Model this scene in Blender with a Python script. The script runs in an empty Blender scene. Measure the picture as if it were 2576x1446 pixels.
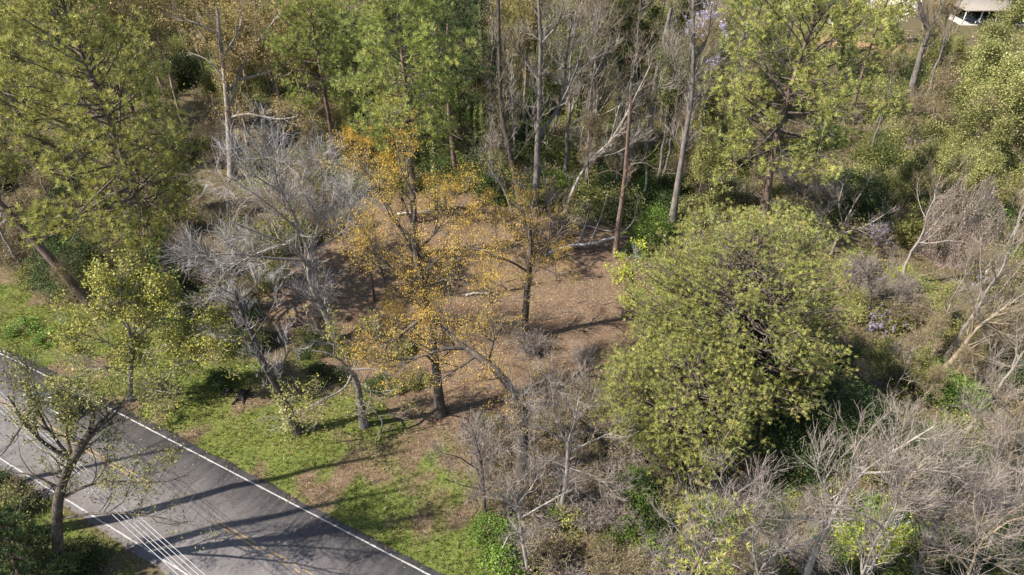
import bpy, math, random
import numpy as np
from mathutils import Vector

# ------------------------------------------------------------------ camera, sky, sun, exposure
SC = bpy.context.scene
COL = SC.collection
CAMH, PITCH, FPX = 36.0, math.radians(36.0), 1717.0        # metres, radians, focal length in 2575-wide pixels
cam_d = bpy.data.cameras.new('camera'); cam = bpy.data.objects.new('camera', cam_d); COL.objects.link(cam)
cam.location = (0, 0, CAMH); cam.rotation_euler = (math.pi/2 - PITCH, 0, 0)
cam_d.sensor_width = 36.0; cam_d.lens = 36.0*FPX/2575.0; cam_d.clip_end = 5000.0; cam_d.clip_start = 0.1
SC.camera = cam
SUN_EL = math.radians(48.0)
SHX, SHY = 0.968, 0.252                                     # direction shadows fall on the ground
world = bpy.data.worlds.new('World'); SC.world = world; world.use_nodes = True
wn = world.node_tree; bg = wn.nodes['Background']
sky = wn.nodes.new('ShaderNodeTexSky'); sky.sky_type = 'NISHITA'; sky.sun_disc = False
sky.sun_elevation = SUN_EL; sky.sun_rotation = math.atan2(-SHX, -SHY)
wn.links.new(sky.outputs[0], bg.inputs[0]); bg.inputs[1].default_value = 0.09
sun_d = bpy.data.lights.new('sun', 'SUN'); sun_d.energy = 5.0; sun_d.angle = math.radians(0.53); sun_d.color = (1.0, 0.93, 0.82)
sun = bpy.data.objects.new('sun', sun_d); COL.objects.link(sun)
sd = Vector((SHX*math.cos(SUN_EL), SHY*math.cos(SUN_EL), -math.sin(SUN_EL)))
sun.rotation_euler = sd.to_track_quat('-Z', 'Y').to_euler(); sun.location = (-60, -15, 60)
SC.view_settings.view_transform = 'Standard'; SC.view_settings.look = 'None'
SC.view_settings.exposure = 1.13; SC.view_settings.gamma = 1.0
try: SC.view_settings.use_curve_mapping = False
except Exception: pass
SC.render.engine = 'CYCLES'
SC.cycles.max_bounces = 4; SC.cycles.transparent_max_bounces = 4; SC.cycles.diffuse_bounces = 2
SC.cycles.glossy_bounces = 2; SC.cycles.transmission_bounces = 3

# ------------------------------------------------------------------ pixel -> world
CP, SP = math.cos(PITCH), math.sin(PITCH)
def ray(u, v):
    x = (u-1287.5)/FPX; y = -(v-723.0)/FPX
    return np.array([x, CP+y*SP, -SP+y*CP])
def G(u, v, z=0.0):                                         # pixel -> point on the ground (height z)
    d = ray(u, v); t = (z-CAMH)/d[2]
    return np.array([d[0]*t, d[1]*t, z])
def onplane(u, v, y):                                       # pixel -> point at ground distance y
    d = ray(u, v); t = y/d[1]
    return np.array([d[0]*t, y, CAMH+d[2]*t])

# ------------------------------------------------------------------ terrain
def vnoise(x, y, s, seed=0):
    x = np.asarray(x, float)/s; y = np.asarray(y, float)/s
    xi = np.floor(x).astype(np.int64); yi = np.floor(y).astype(np.int64); fx = x-xi; fy = y-yi
    fx = fx*fx*(3-2*fx); fy = fy*fy*(3-2*fy)
    def h(a, b):
        n = (a*374761393 + b*668265263 + seed*974711) & 0x7fffffff
        n = ((n ^ (n >> 13))*1274126177) & 0x7fffffff
        return ((n ^ (n >> 16)) & 0xffff)/65535.0
    return (h(xi, yi)*(1-fx)+h(xi+1, yi)*fx)*(1-fy) + (h(xi, yi+1)*(1-fx)+h(xi+1, yi+1)*fx)*fy
# road: centre line from the photograph's double yellow line, extended both ways
K3 = 2575/3072
road_px = [(145*K3, 1283*K3), (365*K3, 1399*K3), (643*K3, 1573*K3), (913*K3, 1718*K3)]
rp = np.array([G(*p)[:2] for p in road_px])
rd = rp[-1]-rp[0]; rd = rd/np.linalg.norm(rd)
ROADC = rp.mean(0); RD = rd; RN = np.array([-rd[1], rd[0]])  # RN points to the lot side
if RN[1] < 0: RN = -RN
LANE = 3.28
def road_bend(s):                                           # gentle bend towards the far left end
    return np.where(s < -14, -0.0022*(s+14)**2, 0.0)
def road_sd(x, y):
    dx = np.asarray(x)-ROADC[0]; dy = np.asarray(y)-ROADC[1]
    s = dx*RD[0]+dy*RD[1]
    return dx*RN[0]+dy*RN[1]-road_bend(s)
def road_pt(s, off, z):
    b = float(road_bend(s)); return np.array([ROADC[0]+RD[0]*s+RN[0]*(off+b), ROADC[1]+RD[1]*s+RN[1]*(off+b), z])
def terr(x, y):
    x = np.asarray(x, float); y = np.asarray(y, float)
    d = np.abs(road_sd(x, y)); m = np.clip((d-4.0)/3.0, 0, 1)
    near = np.clip((220-np.hypot(x, y))/60, 0, 1)
    h = (vnoise(x, y, 6.0, 1)-.5)*.35 + (vnoise(x, y, 2.1, 2)-.5)*.28 + (vnoise(x, y, 1.2, 3)-.5)*.12
    return h*m*near - 0.02
clear_px = [(640, 800), (690, 700), (770, 620), (900, 560), (1060, 478), (1180, 462), (1300, 515), (1450, 560), (1640, 600), (1640, 760),
            (1590, 890), (1500, 985), (1330, 975), (1210, 1080), (1000, 1060), (880, 960), (790, 880), (700, 880)]
CLR = np.array([G(*p)[:2] for p in clear_px])
def inpoly(x, y, poly):
    r = np.zeros(np.shape(x), bool); n = len(poly)
    for i in range(n):
        x0, y0 = poly[i]; x1, y1 = poly[(i+1) % n]
        c = ((y0 > y) != (y1 > y)) & (x < (x1-x0)*(y-y0)/((y1-y0) if abs(y1-y0) > 1e-9 else 1e-9)+x0)
        r ^= c
    return r
def jit(x, y, a=1.6, s=2.5):
    return x+(vnoise(x, y, s, 11)-.5)*2*a, y+(vnoise(x, y, s, 12)-.5)*2*a
dirt_px = [(2080, 118), (2280, 112), (2290, 150), (2090, 160)]
DIRT = np.array([G(*p)[:2] for p in dirt_px])
def zones(x, y):
    x = np.asarray(x, float); y = np.asarray(y, float)
    jx, jy = jit(x, y)
    lit = inpoly(jx, jy, CLR).astype(float)
    d = road_sd(x, y)
    verge = np.clip((12.5-d+(vnoise(x, y, 5, 21)-.5)*9)/4.0, 0, 1)*(d > 3.3)*np.clip((6-x)/5, 0, 1)
    other = np.clip((14.0+d)/3.0, 0, 1)*(d < -3.3)*.7
    n = vnoise(x, y, 3.2, 31)*.6+vnoise(x, y, 1.1, 32)*.4
    g = np.clip((n-.20)*2.3, 0, 1)*np.maximum(verge, other)
    g = g*(1-.75*lit)
    # patches of green on the forest floor
    far = (1-lit)*(1-np.clip(verge+other, 0, 1))
    g = np.maximum(g, far*np.clip((vnoise(x, y, 7, 41)-.5)*3, 0, .6))
    litter = np.maximum(lit, np.clip(verge, 0, 1)*.8)
    dirt = inpoly(jx, jy, DIRT).astype(float)
    return g, litter, dirt

# ------------------------------------------------------------------ materials
def newmat(name):
    m = bpy.data.materials.new(name); m.use_nodes = True
    nt = m.node_tree; b = nt.nodes['Principled BSDF']; return m, nt, b
def N(nt, t, **kw):
    n = nt.nodes.new(t)
    for k, v in kw.items(): setattr(n, k, v)
    return n
def ramp(nt, stops):
    r = N(nt, 'ShaderNodeValToRGB'); e = r.color_ramp.elements
    while len(e) < len(stops): e.new(.5)
    for i, (p, c) in enumerate(stops): e[i].position = p; e[i].color = (*c, 1)
    return r
def noise(nt, vec, scale, detail=4, rough=.6):
    n = N(nt, 'ShaderNodeTexNoise'); n.inputs['Scale'].default_value = scale; n.inputs['Detail'].default_value = detail
    n.inputs['Roughness'].default_value = rough
    if vec is not None: nt.links.new(vec, n.inputs['Vector'])
    return n
def bump(nt, b, h, s=.5, d=.02):
    n = N(nt, 'ShaderNodeBump'); n.inputs['Strength'].default_value = s; n.inputs['Distance'].default_value = d
    nt.links.new(h, n.inputs['Height']); nt.links.new(n.outputs[0], b.inputs['Normal'])
def bark(name, c0, c1, c2, sc=6.0, rough=.9):
    m, nt, b = newmat(name); tc = N(nt, 'ShaderNodeTexCoord')
    mp = N(nt, 'ShaderNodeMapping'); mp.inputs['Scale'].default_value = (1, 1, .28); nt.links.new(tc.outputs['Object'], mp.inputs[0])
    n = noise(nt, mp.outputs[0], sc, 5, .7); n2 = noise(nt, tc.outputs['Object'], .9, 3)
    mx = N(nt, 'ShaderNodeMath', operation='MULTIPLY_ADD'); mx.inputs[1].default_value = .65
    nt.links.new(n.outputs[0], mx.inputs[0])
    sc2 = N(nt, 'ShaderNodeMath', operation='MULTIPLY'); sc2.inputs[1].default_value = .35; nt.links.new(n2.outputs[0], sc2.inputs[0])
    nt.links.new(sc2.outputs[0], mx.inputs[2])
    r = ramp(nt, [(.33, c0), (.5, c1), (.66, c2)]); nt.links.new(mx.outputs[0], r.inputs[0])
    nt.links.new(r.outputs[0], b.inputs['Base Color']); b.inputs['Roughness'].default_value = rough
    b.inputs['Specular IOR Level'].default_value = .2
    bump(nt, b, n.outputs[0], .8, .04); return m
def leafmat(name, trans=.3, rough=.55, spec=.25, var=.18):
    m, nt, b = newmat(name)
    a = N(nt, 'ShaderNodeAttribute', attribute_name='tint'); oi = N(nt, 'ShaderNodeObjectInfo')
    mr = N(nt, 'ShaderNodeMapRange'); mr.inputs[3].default_value = 1-var; mr.inputs[4].default_value = 1+var
    nt.links.new(oi.outputs['Random'], mr.inputs[0])
    mu = N(nt, 'ShaderNodeVectorMath', operation='SCALE'); nt.links.new(a.outputs['Color'], mu.inputs[0]); nt.links.new(mr.outputs[0], mu.inputs['Scale'])
    nt.links.new(mu.outputs[0], b.inputs['Base Color']); b.inputs['Roughness'].default_value = rough
    b.inputs['Specular IOR Level'].default_value = spec
    if trans > 0:
        t = N(nt, 'ShaderNodeBsdfTranslucent'); nt.links.new(mu.outputs[0], t.inputs[0])
        mix = N(nt, 'ShaderNodeMixShader'); mix.inputs[0].default_value = trans
        nt.links.new(b.outputs[0], mix.inputs[1]); nt.links.new(t.outputs[0], mix.inputs[2])
        nt.links.new(mix.outputs[0], nt.nodes['Material Output'].inputs[0])
    return m
def flat(name, c, rough=.7, metal=0.0, spec=.4, nscale=None, amt=.2):
    m, nt, b = newmat(name); b.inputs['Roughness'].default_value = rough; b.inputs['Metallic'].default_value = metal
    b.inputs['Specular IOR Level'].default_value = spec
    if nscale:
        tc = N(nt, 'ShaderNodeTexCoord'); n = noise(nt, tc.outputs['Object'], nscale)
        r = ramp(nt, [(.3, tuple(x*(1-amt) for x in c)), (.7, tuple(min(1, x*(1+amt)) for x in c))])
        nt.links.new(n.outputs[0], r.inputs[0]); nt.links.new(r.outputs[0], b.inputs['Base Color'])
    else: b.inputs['Base Color'].default_value = (*c, 1)
    return m
M = {}
M['bark_pine'] = bark('bark_pine', (.05, .035, .028), (.15, .105, .085), (.26, .19, .155), 5)
M['bark_oak'] = bark('bark_oak', (.03, .025, .022), (.085, .07, .06), (.16, .135, .115), 7)
M['bark_limb'] = bark('bark_limb', (.035, .028, .024), (.095, .075, .064), (.19, .155, .135), 5)
M['bark_grey'] = bark('bark_grey', (.07, .06, .054), (.16, .142, .13), (.29, .26, .245), 5)
M['bark_pale'] = bark('bark_pale', (.14, .12, .105), (.29, .255, .225), (.46, .42, .38), 5)
M['bark_tan'] = bark('bark_tan', (.15, .115, .08), (.27, .215, .155), (.40, .34, .26), 4)
M['twig_grey'] = bark('twig_grey', (.18, .158, .155), (.35, .322, .318), (.52, .485, .475), 3)
M['twig_tan'] = bark('twig_tan', (.12, .092, .06), (.215, .168, .115), (.33, .27, .20), 2)
M['twig_dark'] = bark('twig_dark', (.06, .05, .042), (.13, .11, .09), (.24, .21, .17), 2)
M['twig_pale'] = bark('twig_pale', (.16, .13, .11), (.30, .26, .225), (.45, .40, .355), 2)
M['twig_brush'] = bark('twig_brush', (.10, .078, .055), (.19, .15, .11), (.31, .26, .20), 2)
M['log_pale'] = bark('log_pale', (.30, .26, .22), (.48, .43, .38), (.62, .57, .52), 4)
M['twig_mauve'] = bark('twig_mauve', (.12, .098, .085), (.225, .19, .168), (.35, .30, .272), 3)
M['leaf'] = leafmat('leaf', .28)
M['needle'] = leafmat('needle', .30, .5, .35, .10)
M['litter'] = leafmat('litter', .10, .8, .15, 0)
def paint(name, c, wear):
    m, nt, b = newmat(name); tc = N(nt, 'ShaderNodeTexCoord'); n = noise(nt, tc.outputs['Object'], 7, 6, .8)
    r = ramp(nt, [(wear-.05, (.115, .106, .106)), (wear+.06, c)]); nt.links.new(n.outputs[0], r.inputs[0]); nt.links.new(r.outputs[0], b.inputs['Base Color']); b.inputs['Roughness'].default_value = .85; return m
M['white_paint'] = paint('white_paint', (.36, .355, .35), .43); M['yellow_paint'] = paint('yellow_paint', (.34, .215, .07), .47)
M['cable'] = flat('cable', (.36, .36, .37), .5, 0.0, nscale=2, amt=.15)
M['pole_wood'] = bark('pole_wood', (.10, .075, .05), (.17, .13, .095), (.24, .19, .14), 6)
M['glass_dark'] = flat('glass_dark', (.015, .02, .028), .08, 0, .6)
M['tyre'] = flat('tyre', (.02, .02, .02), .85)
M['rim'] = flat('rim', (.45, .45, .46), .35, .9)
M['lamp'] = flat('lamp', (.7, .7, .7), .15)
M['tail'] = flat('tail', (.35, .02, .02), .2)
M['car_slate'] = flat('car_slate', (.055, .06, .07), .3, .2, .5, 3, .08)
M['car_navy'] = flat('car_navy', (.02, .03, .06), .25, .3, .5, 3, .08)
M['car_silver'] = flat('car_silver', (.45, .47, .50), .3, .5, .5, 3, .06)
M['roof_grey'] = flat('roof_grey', (.20, .19, .19), .9, 0, .2, 9, .25)
M['roof_tan'] = flat('roof_tan', (.24, .21, .18), .85, 0, .2, 3, .2)
M['siding'] = flat('siding', (.55, .53, .49), .8, 0, .3, 4, .08)
M['brick'] = flat('brick', (.26, .13, .09), .9, 0, .2, 12, .3)
M['concrete'] = flat('concrete', (.34, .32, .29), .9, 0, .2, 2, .2)
M['wall_shade_dark'] = flat('wall_shade_dark', (.07, .062, .058), .9, 0, .2, 3, .2)  # shade inside the open carport is put into this wall colour
M['trim'] = flat('trim', (.7, .7, .68), .6)
M['stone'] = flat('stone', (.22, .20, .18), .9, 0, .2, 5, .35)
M['char'] = bark('char', (.008, .008, .009), (.022, .02, .02), (.06, .05, .045), 6)

def ground_mat():
    m, nt, b = newmat('ground'); tc = N(nt, 'ShaderNodeTexCoord'); P = tc.outputs['Object']
    a = N(nt, 'ShaderNodeAttribute', attribute_name='zone'); sx = N(nt, 'ShaderNodeSeparateColor'); nt.links.new(a.outputs['Color'], sx.inputs[0])
    n1 = noise(nt, P, 5.0, 8, .8); n2 = noise(nt, P, .55, 5, .65); n3 = noise(nt, P, 30, 3, .7)
    lit = ramp(nt, [(.28, (.034, .024, .017)), (.42, (.10, .070, .048)), (.56, (.178, .128, .09)), (.74, (.31, .24, .175))])
    nt.links.new(n1.outputs[0], lit.inputs[0])
    red = ramp(nt, [(.30, (.62, .52, .48)), (.45, (.95, .90, .88)), (.55, (1.08, 1.06, 1.02)), (.70, (1.0, 1.08, .84))]); nt.links.new(n2.outputs[0], red.inputs[0])
    lm = N(nt, 'ShaderNodeMix', data_type='RGBA', blend_type='MULTIPLY'); lm.inputs[0].default_value = 1
    nt.links.new(lit.outputs[0], lm.inputs[6]); nt.links.new(red.outputs[0], lm.inputs[7])
    fl = ramp(nt, [(.30, (.04, .032, .02)), (.5, (.10, .08, .045)), (.7, (.19, .15, .09))]); nt.links.new(n1.outputs[0], fl.inputs[0])
    gr = ramp(nt, [(.30, (.035, .05, .013)), (.5, (.10, .125, .028)), (.7, (.21, .20, .065))]); nt.links.new(n1.outputs[0], gr.inputs[0])
    di = ramp(nt, [(.30, (.30, .17, .09)), (.7, (.48, .30, .17))]); nt.links.new(n1.outputs[0], di.inputs[0])
    def mix(f, x, y):
        k = N(nt, 'ShaderNodeMix', data_type='RGBA'); nt.links.new(f, k.inputs[0]); nt.links.new(x, k.inputs[6]); nt.links.new(y, k.inputs[7]); return k.outputs[2]
    c = mix(sx.outputs['Green'], fl.outputs[0], lm.outputs[2])
    gsum = N(nt, 'ShaderNodeMath', operation='MULTIPLY_ADD'); nt.links.new(n3.outputs[0], gsum.inputs[0]); gsum.inputs[1].default_value = .8
    ad = N(nt, 'ShaderNodeMath', operation='SUBTRACT'); nt.links.new(sx.outputs['Red'], ad.inputs[0]); ad.inputs[1].default_value = .45
    nt.links.new(ad.outputs[0], gsum.inputs[2])
    gr2 = N(nt, 'ShaderNodeMapRange'); gr2.inputs[1].default_value = .25; gr2.inputs[2].default_value = .55; nt.links.new(gsum.outputs[0], gr2.inputs[0])
    c = mix(gr2.outputs[0], c, gr.outputs[0]); c = mix(sx.outputs['Blue'], c, di.outputs[0])
    nt.links.new(c, b.inputs['Base Color']); b.inputs['Roughness'].default_value = .95; b.inputs['Specular IOR Level'].default_value = .1
    bump(nt, b, n1.outputs[0], 1.0, .06); return m
M['ground'] = ground_mat()
def asphalt():
    m, nt, b = newmat('asphalt'); tc = N(nt, 'ShaderNodeTexCoord'); P = tc.outputs['Object']
    n1 = noise(nt, P, .55, 5, .6); n2 = noise(nt, P, 60, 3, .8); n3 = noise(nt, P, 5, 5, .7)
    r = ramp(nt, [(.3, (.092, .084, .085)), (.7, (.15, .138, .138))]); nt.links.new(n1.outputs[0], r.inputs[0])
    r2 = ramp(nt, [(.25, (.72, .72, .72)), (.75, (1.2, 1.2, 1.2))]); nt.links.new(n2.outputs[0], r2.inputs[0])
    k = N(nt, 'ShaderNodeMix', data_type='RGBA', blend_type='MULTIPLY'); k.inputs[0].default_value = 1
    nt.links.new(r.outputs[0], k.inputs[6]); nt.links.new(r2.outputs[0], k.inputs[7])
    r3 = ramp(nt, [(.38, (.82, .80, .80)), (.6, (1.05, 1.05, 1.05))]); nt.links.new(n3.outputs[0], r3.inputs[0])
    k2 = N(nt, 'ShaderNodeMix', data_type='RGBA', blend_type='MULTIPLY'); k2.inputs[0].default_value = 1
    nt.links.new(k.outputs[2], k2.inputs[6]); nt.links.new(r3.outputs[0], k2.inputs[7])
    wv = noise(nt, P, 1.2, 4, .7); va = N(nt, 'ShaderNodeVectorMath', operation='SCALE'); nt.links.new(wv.outputs['Color'], va.inputs[0]); va.inputs['Scale'].default_value = 1.1
    vb = N(nt, 'ShaderNodeVectorMath', operation='ADD'); nt.links.new(P, vb.inputs[0]); nt.links.new(va.outputs[0], vb.inputs[1])
    vo = N(nt, 'ShaderNodeTexVoronoi', feature='DISTANCE_TO_EDGE'); vo.inputs['Scale'].default_value = .38; nt.links.new(vb.outputs[0], vo.inputs['Vector'])
    r4 = ramp(nt, [(.0, (.45, .45, .45)), (.012, (1, 1, 1))]); nt.links.new(vo.outputs['Distance'], r4.inputs[0])
    k3 = N(nt, 'ShaderNodeMix', data_type='RGBA', blend_type='MULTIPLY'); k3.inputs[0].default_value = .8
    nt.links.new(k2.outputs[2], k3.inputs[6]); nt.links.new(r4.outputs[0], k3.inputs[7])
    nt.links.new(k3.outputs[2], b.inputs['Base Color']); b.inputs['Roughness'].default_value = .85; b.inputs['Specular IOR Level'].default_value = .3
    bump(nt, b, n2.outputs[0], .5, .01); return m
M['asphalt'] = asphalt()

# ------------------------------------------------------------------ mesh helpers
def mesh(name, V, faces, tint=None, smooth=False, attr='tint'):
    me = bpy.data.meshes.new(name); V = np.ascontiguousarray(V, np.float32)
    faces = [np.asarray(f) for f in faces if len(f)]
    me.vertices.add(len(V)); me.vertices.foreach_set('co', V.ravel())
    tot = sum(f.size for f in faces); npol = sum(len(f) for f in faces)
    me.loops.add(tot); me.polygons.add(npol)
    me.loops.foreach_set('vertex_index', np.concatenate([f.ravel() for f in faces]).astype(np.int32))
    cnt = np.concatenate([np.full(len(f), f.shape[1]) for f in faces]); st = np.concatenate([[0], np.cumsum(cnt)[:-1]])
    me.polygons.foreach_set('loop_start', st.astype(np.int32))
    if smooth: me.polygons.foreach_set('use_smooth', np.ones(npol, bool))
    me.update(calc_edges=True)
    if tint is not None:
        a = me.color_attributes.new(attr, 'FLOAT_COLOR', 'POINT'); t = np.ones((len(V), 4), np.float32); t[:, :3] = tint
        a.data.foreach_set('color', t.ravel())
    return me
def obj(name, me, mat, parent=None, loc=None, **props):
    o = bpy.data.objects.new(name, me); COL.objects.link(o)
    if mat is not None and me is not None:
        me.materials.clear(); me.materials.append(mat)
    if parent is not None: o.parent = parent
    if loc is not None: o.location = loc
    for k, v in props.items(): o[k] = v
    return o
def thing(name, loc, label, cat, group=None):
    o = bpy.data.objects.new(name, None); COL.objects.link(o); o.location = loc; o.empty_display_size = .3
    o['label'] = label; o['category'] = cat
    if group: o['group'] = group
    return o
def dup(o, loc, rz, sc, label=None, group=None):
    r = o.copy(); COL.objects.link(r); r.location = loc; r.rotation_euler = (0, 0, rz); r.scale = (sc, sc, sc)
    if label: r['label'] = label
    if group: r['group'] = group
    for ch in o.children:
        c = ch.copy(); COL.objects.link(c); c.parent = r
        for g in ch.children:
            d = g.copy(); COL.objects.link(d); d.parent = c
    return r
def unit(v): return v/np.maximum(np.linalg.norm(v, axis=-1, keepdims=True), 1e-9)
def sweep(P, R, S, rng, rough=0.0):
    P = np.asarray(P, float); R = np.asarray(R, float); B, K, _ = P.shape
    T = unit(np.gradient(P, axis=1)); ref = unit(rng.normal(size=(B, 1, 3)))
    n1 = np.cross(T, ref); n1 = unit(n1); n2 = np.cross(T, n1)
    if S == 2:
        V = np.stack([P+n1*R[..., None], P-n1*R[..., None]], 2)
        i = np.arange(B*K*2).reshape(B, K, 2)
        F = np.stack([i[:, :-1, 0], i[:, :-1, 1], i[:, 1:, 1], i[:, 1:, 0]], -1).reshape(-1, 4); return V.reshape(-1, 3), F
    a = np.arange(S)*2*np.pi/S
    RR = np.repeat(R[..., None], S, -1)
    if rough: RR = RR*(1+rough*rng.uniform(-1, 1, RR.shape))
    V = P[:, :, None]+RR[..., None]*(np.cos(a)[:, None]*n1[:, :, None]+np.sin(a)[:, None]*n2[:, :, None])
    i = np.arange(B*K*S).reshape(B, K, S); j = np.roll(i, -1, 2)
    F = np.stack([i[:, :-1], j[:, :-1], j[:, 1:], i[:, 1:]], -1).reshape(-1, 4)
    return V.reshape(-1, 3), F
def cat(parts):
    Vs, Fs, o = [], {}, 0
    for V, F in parts:
        if len(V) == 0: continue
        Vs.append(V); Fs.setdefault(F.shape[1], []).append(F+o); o += len(V)
    return np.concatenate(Vs), [np.concatenate(f) for f in Fs.values()]
def resample(pts, K):
    pts = np.asarray(pts, float); d = np.concatenate([[0], np.cumsum(np.linalg.norm(np.diff(pts, axis=0), axis=1))])
    n = len(pts); t = np.linspace(0, d[-1], K); out = np.zeros((K, 3))
    if n < 3:
        for k in range(3): out[:, k] = np.interp(t, d, pts[:, k])
        return out
    m = np.gradient(pts, d, axis=0)
    i = np.clip(np.searchsorted(d, t, side='right')-1, 0, n-2); h = d[i+1]-d[i]; s = ((t-d[i])/h)[:, None]; h = h[:, None]
    return (2*s**3-3*s**2+1)*pts[i]+(s**3-2*s**2+s)*h*m[i]+(-2*s**3+3*s**2)*pts[i+1]+(s**3-s**2)*h*m[i+1]
def grow(P, R, n, tr, ang, ln, K, rng, wig=.25, trop=.15, rr=.55, rmin=.006, taper=.35, lenfall=.4, hor=0.0):
    """n child branches on parents P (B,K0,3): weighted by parent length"""
    B, K0, _ = P.shape; L = np.linalg.norm(np.diff(P, axis=1), axis=2).sum(1); w = L/L.sum()
    pi = rng.choice(B, n, p=w); t = rng.uniform(tr[0], tr[1], n)*(K0-1); i = np.minimum(t.astype(int), K0-2); f = (t-i)[:, None]
    p0 = P[pi, i]*(1-f)+P[pi, i+1]*f; T = unit(P[pi, i+1]-P[pi, i]); r0 = (R[pi, i]*(1-f[:, 0])+R[pi, i+1]*f[:, 0])
    pe = rng.normal(size=(n, 3)); pe = unit(pe-(pe*T).sum(1, keepdims=True)*T); pe[:, 2] *= (1-hor); pe = unit(pe)
    a = np.radians(rng.uniform(ang[0], ang[1], n))[:, None]; d = unit(np.cos(a)*T+np.sin(a)*pe)
    l = rng.uniform(ln[0], ln[1], n)*(1-lenfall*(t/(K0-1))); st = l/(K-1)
    out = np.zeros((n, K, 3)); out[:, 0] = p0
    for k in range(1, K):
        d = unit(d+rng.normal(size=(n, 3))*wig+np.array([0, 0, trop])); out[:, k] = out[:, k-1]+d*st[:, None]
    rs = np.maximum(np.minimum(r0*rr, .02+l*.016), rmin)
    RR = rs[:, None]*np.linspace(1, taper, K)[None]
    return out, np.maximum(RR, rmin*.6)
def palette(pal, n, rng, jitter=.15, cl=None, cj=.15):
    c = np.array([p[0] for p in pal]); w = np.array([p[1] for p in pal], float); w /= w.sum()
    a = c[rng.choice(len(c), n, p=w)]; b = c[rng.choice(len(c), n, p=w)]; f = rng.uniform(0, .5, (n, 1))
    o = (a*(1-f)+b*f)*(1+rng.uniform(-jitter, jitter, (n, 1)))
    if cl is not None:
        k = cl.max()+1; o = o*(1+rng.uniform(-cj, cj, (k, 1)))[cl]
    return np.clip(o, 0, 1)
def leaves(C, size, rng, up=.6, asp=.6, axis=None):
    n = len(C); nn = unit(rng.normal(size=(n, 3))+np.array([0, 0, up*2])); ax = rng.normal(size=(n, 3)) if axis is None else axis+rng.normal(size=(n, 3))*.35
    ax = unit(ax-(ax*nn).sum(1, keepdims=True)*nn); sd_ = np.cross(nn, ax)
    s = (size*rng.uniform(.6, 1.25, n))[:, None]
    V = np.stack([C-ax*s*.5, C+sd_*s*.5*asp+ax*s*.08, C+ax*s*.5, C-sd_*s*.5*asp+ax*s*.08], 1).reshape(-1, 3)
    return V, np.arange(4*n).reshape(-1, 4)
def needles(C, D, n, ln, w, rng, spread=.85, up=.25):
    T = len(C); c = np.repeat(C, n, 0); d = unit(np.repeat(unit(D), n, 0)+rng.normal(size=(T*n, 3))*spread+np.array([0, 0, up]))
    s = unit(np.cross(d, rng.normal(size=(T*n, 3))))*w*.5; l = (ln*rng.uniform(.65, 1.15, T*n))[:, None]
    c = c+d*l*.12
    V = np.stack([c-s, c+s, c+d*l], 1).reshape(-1, 3); return V, np.arange(3*T*n).reshape(-1, 3)
def prt(name, parts, mat, root, rng=None, tint=None, smooth=True, stuff=False, parent=None, label=None):
    V, F = cat(parts); V = V-np.array(root.location)
    o = obj(name, mesh(name, V, F, tint, smooth), mat, parent or root)
    if stuff: o['kind'] = 'stuff'
    if label: o['label'] = label
    return o
def ground_at(p): return np.array([p[0], p[1], float(terr(p[0], p[1]))])
def flare(R, K, f=.55):
    t = np.linspace(0, 1, K); return R*(1+f*np.exp(-t*K*.9))

# ------------------------------------------------------------------ the setting
def build_ground():
    def axis(a, b, step, lim, g):
        c = list(np.arange(a, b+.01, step)); s = step
        while c[-1] < lim: s *= g; c.append(c[-1]+s)
        s = step
        while c[0] > -lim: s *= g; c.insert(0, c[0]-s)
        return np.array(c)
    xs = axis(-52, 44, .6, 2600, 1.3); ys = axis(16, 74, .6, 2600, 1.3)
    X, Y = np.meshgrid(xs, ys); Z = terr(X, Y); V = np.stack([X, Y, Z], -1).reshape(-1, 3)
    i = np.arange(X.size).reshape(X.shape); F = np.stack([i[:-1, :-1], i[:-1, 1:], i[1:, 1:], i[1:, :-1]], -1).reshape(-1, 4)
    g, l, d = zones(X.ravel(), Y.ravel())
    obj('ground', mesh('ground', V, [F], np.stack([g, l, d], -1), True, 'zone'), M['ground'], kind='structure')
build_ground()
def strip(s0, s1, a, b, z, step=1.0, wob=0.0, seed=0):
    rng = np.random.default_rng(seed); ss = np.arange(s0, s1+.01, step); V = []
    for s in ss:
        w = rng.uniform(-wob, wob, 2)*(.5 if wob > .05 else 1)+((vnoise([s, s+500], [3., 9.], 1.7, 8)-.5)*.3 if wob > .05 else 0); V += [road_pt(s, a+w[0], z), road_pt(s, b+w[1], z)]
    V = np.array(V); n = len(ss); i = np.arange(n-1)*2
    return V, np.stack([i, i+1, i+3, i+2], -1)
def build_road():
    top, F = strip(-120, 90, -LANE-.40, LANE+.40, .004, .22, .10, 4)
    n = len(top); bot = top.copy(); bot[:, 2] = -.12
    V = np.concatenate([top, bot]); i = np.arange(n//2-1)*2
    side = np.concatenate([np.stack([i, i+2, i+2+n, i+n], -1), np.stack([i+1, i+1+n, i+3+n, i+3], -1)])
    road = obj('road', mesh('road', V, [F, side]), M['asphalt'], kind='structure')
    for off in (LANE-.06, -LANE+.06):
        V, F = strip(-120, 90, off-.045, off+.045, .008, .5, .012, 5); obj('edge_line', mesh('edge_line', V, [F]), M['white_paint'], road)
    rng = np.random.default_rng(9)
    for off in (.12, -.12):                                  # worn double line, broken where the paint is gone
        Vs = []
        segs = [(-120, -1.2), (4.5, 90)]
        for a, b in segs:
            V, F = strip(a, b, off-.042, off+.042, .008, .4, .012, 6)
            keep = rng.uniform(0, 1, len(F)) > (.06 if a < 0 else .22); Vs.append((V, F[keep]))
        V, F = cat(Vs); obj('centre_line', mesh('centre_line', V, F), M['yellow_paint'], road)
build_road()

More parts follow.
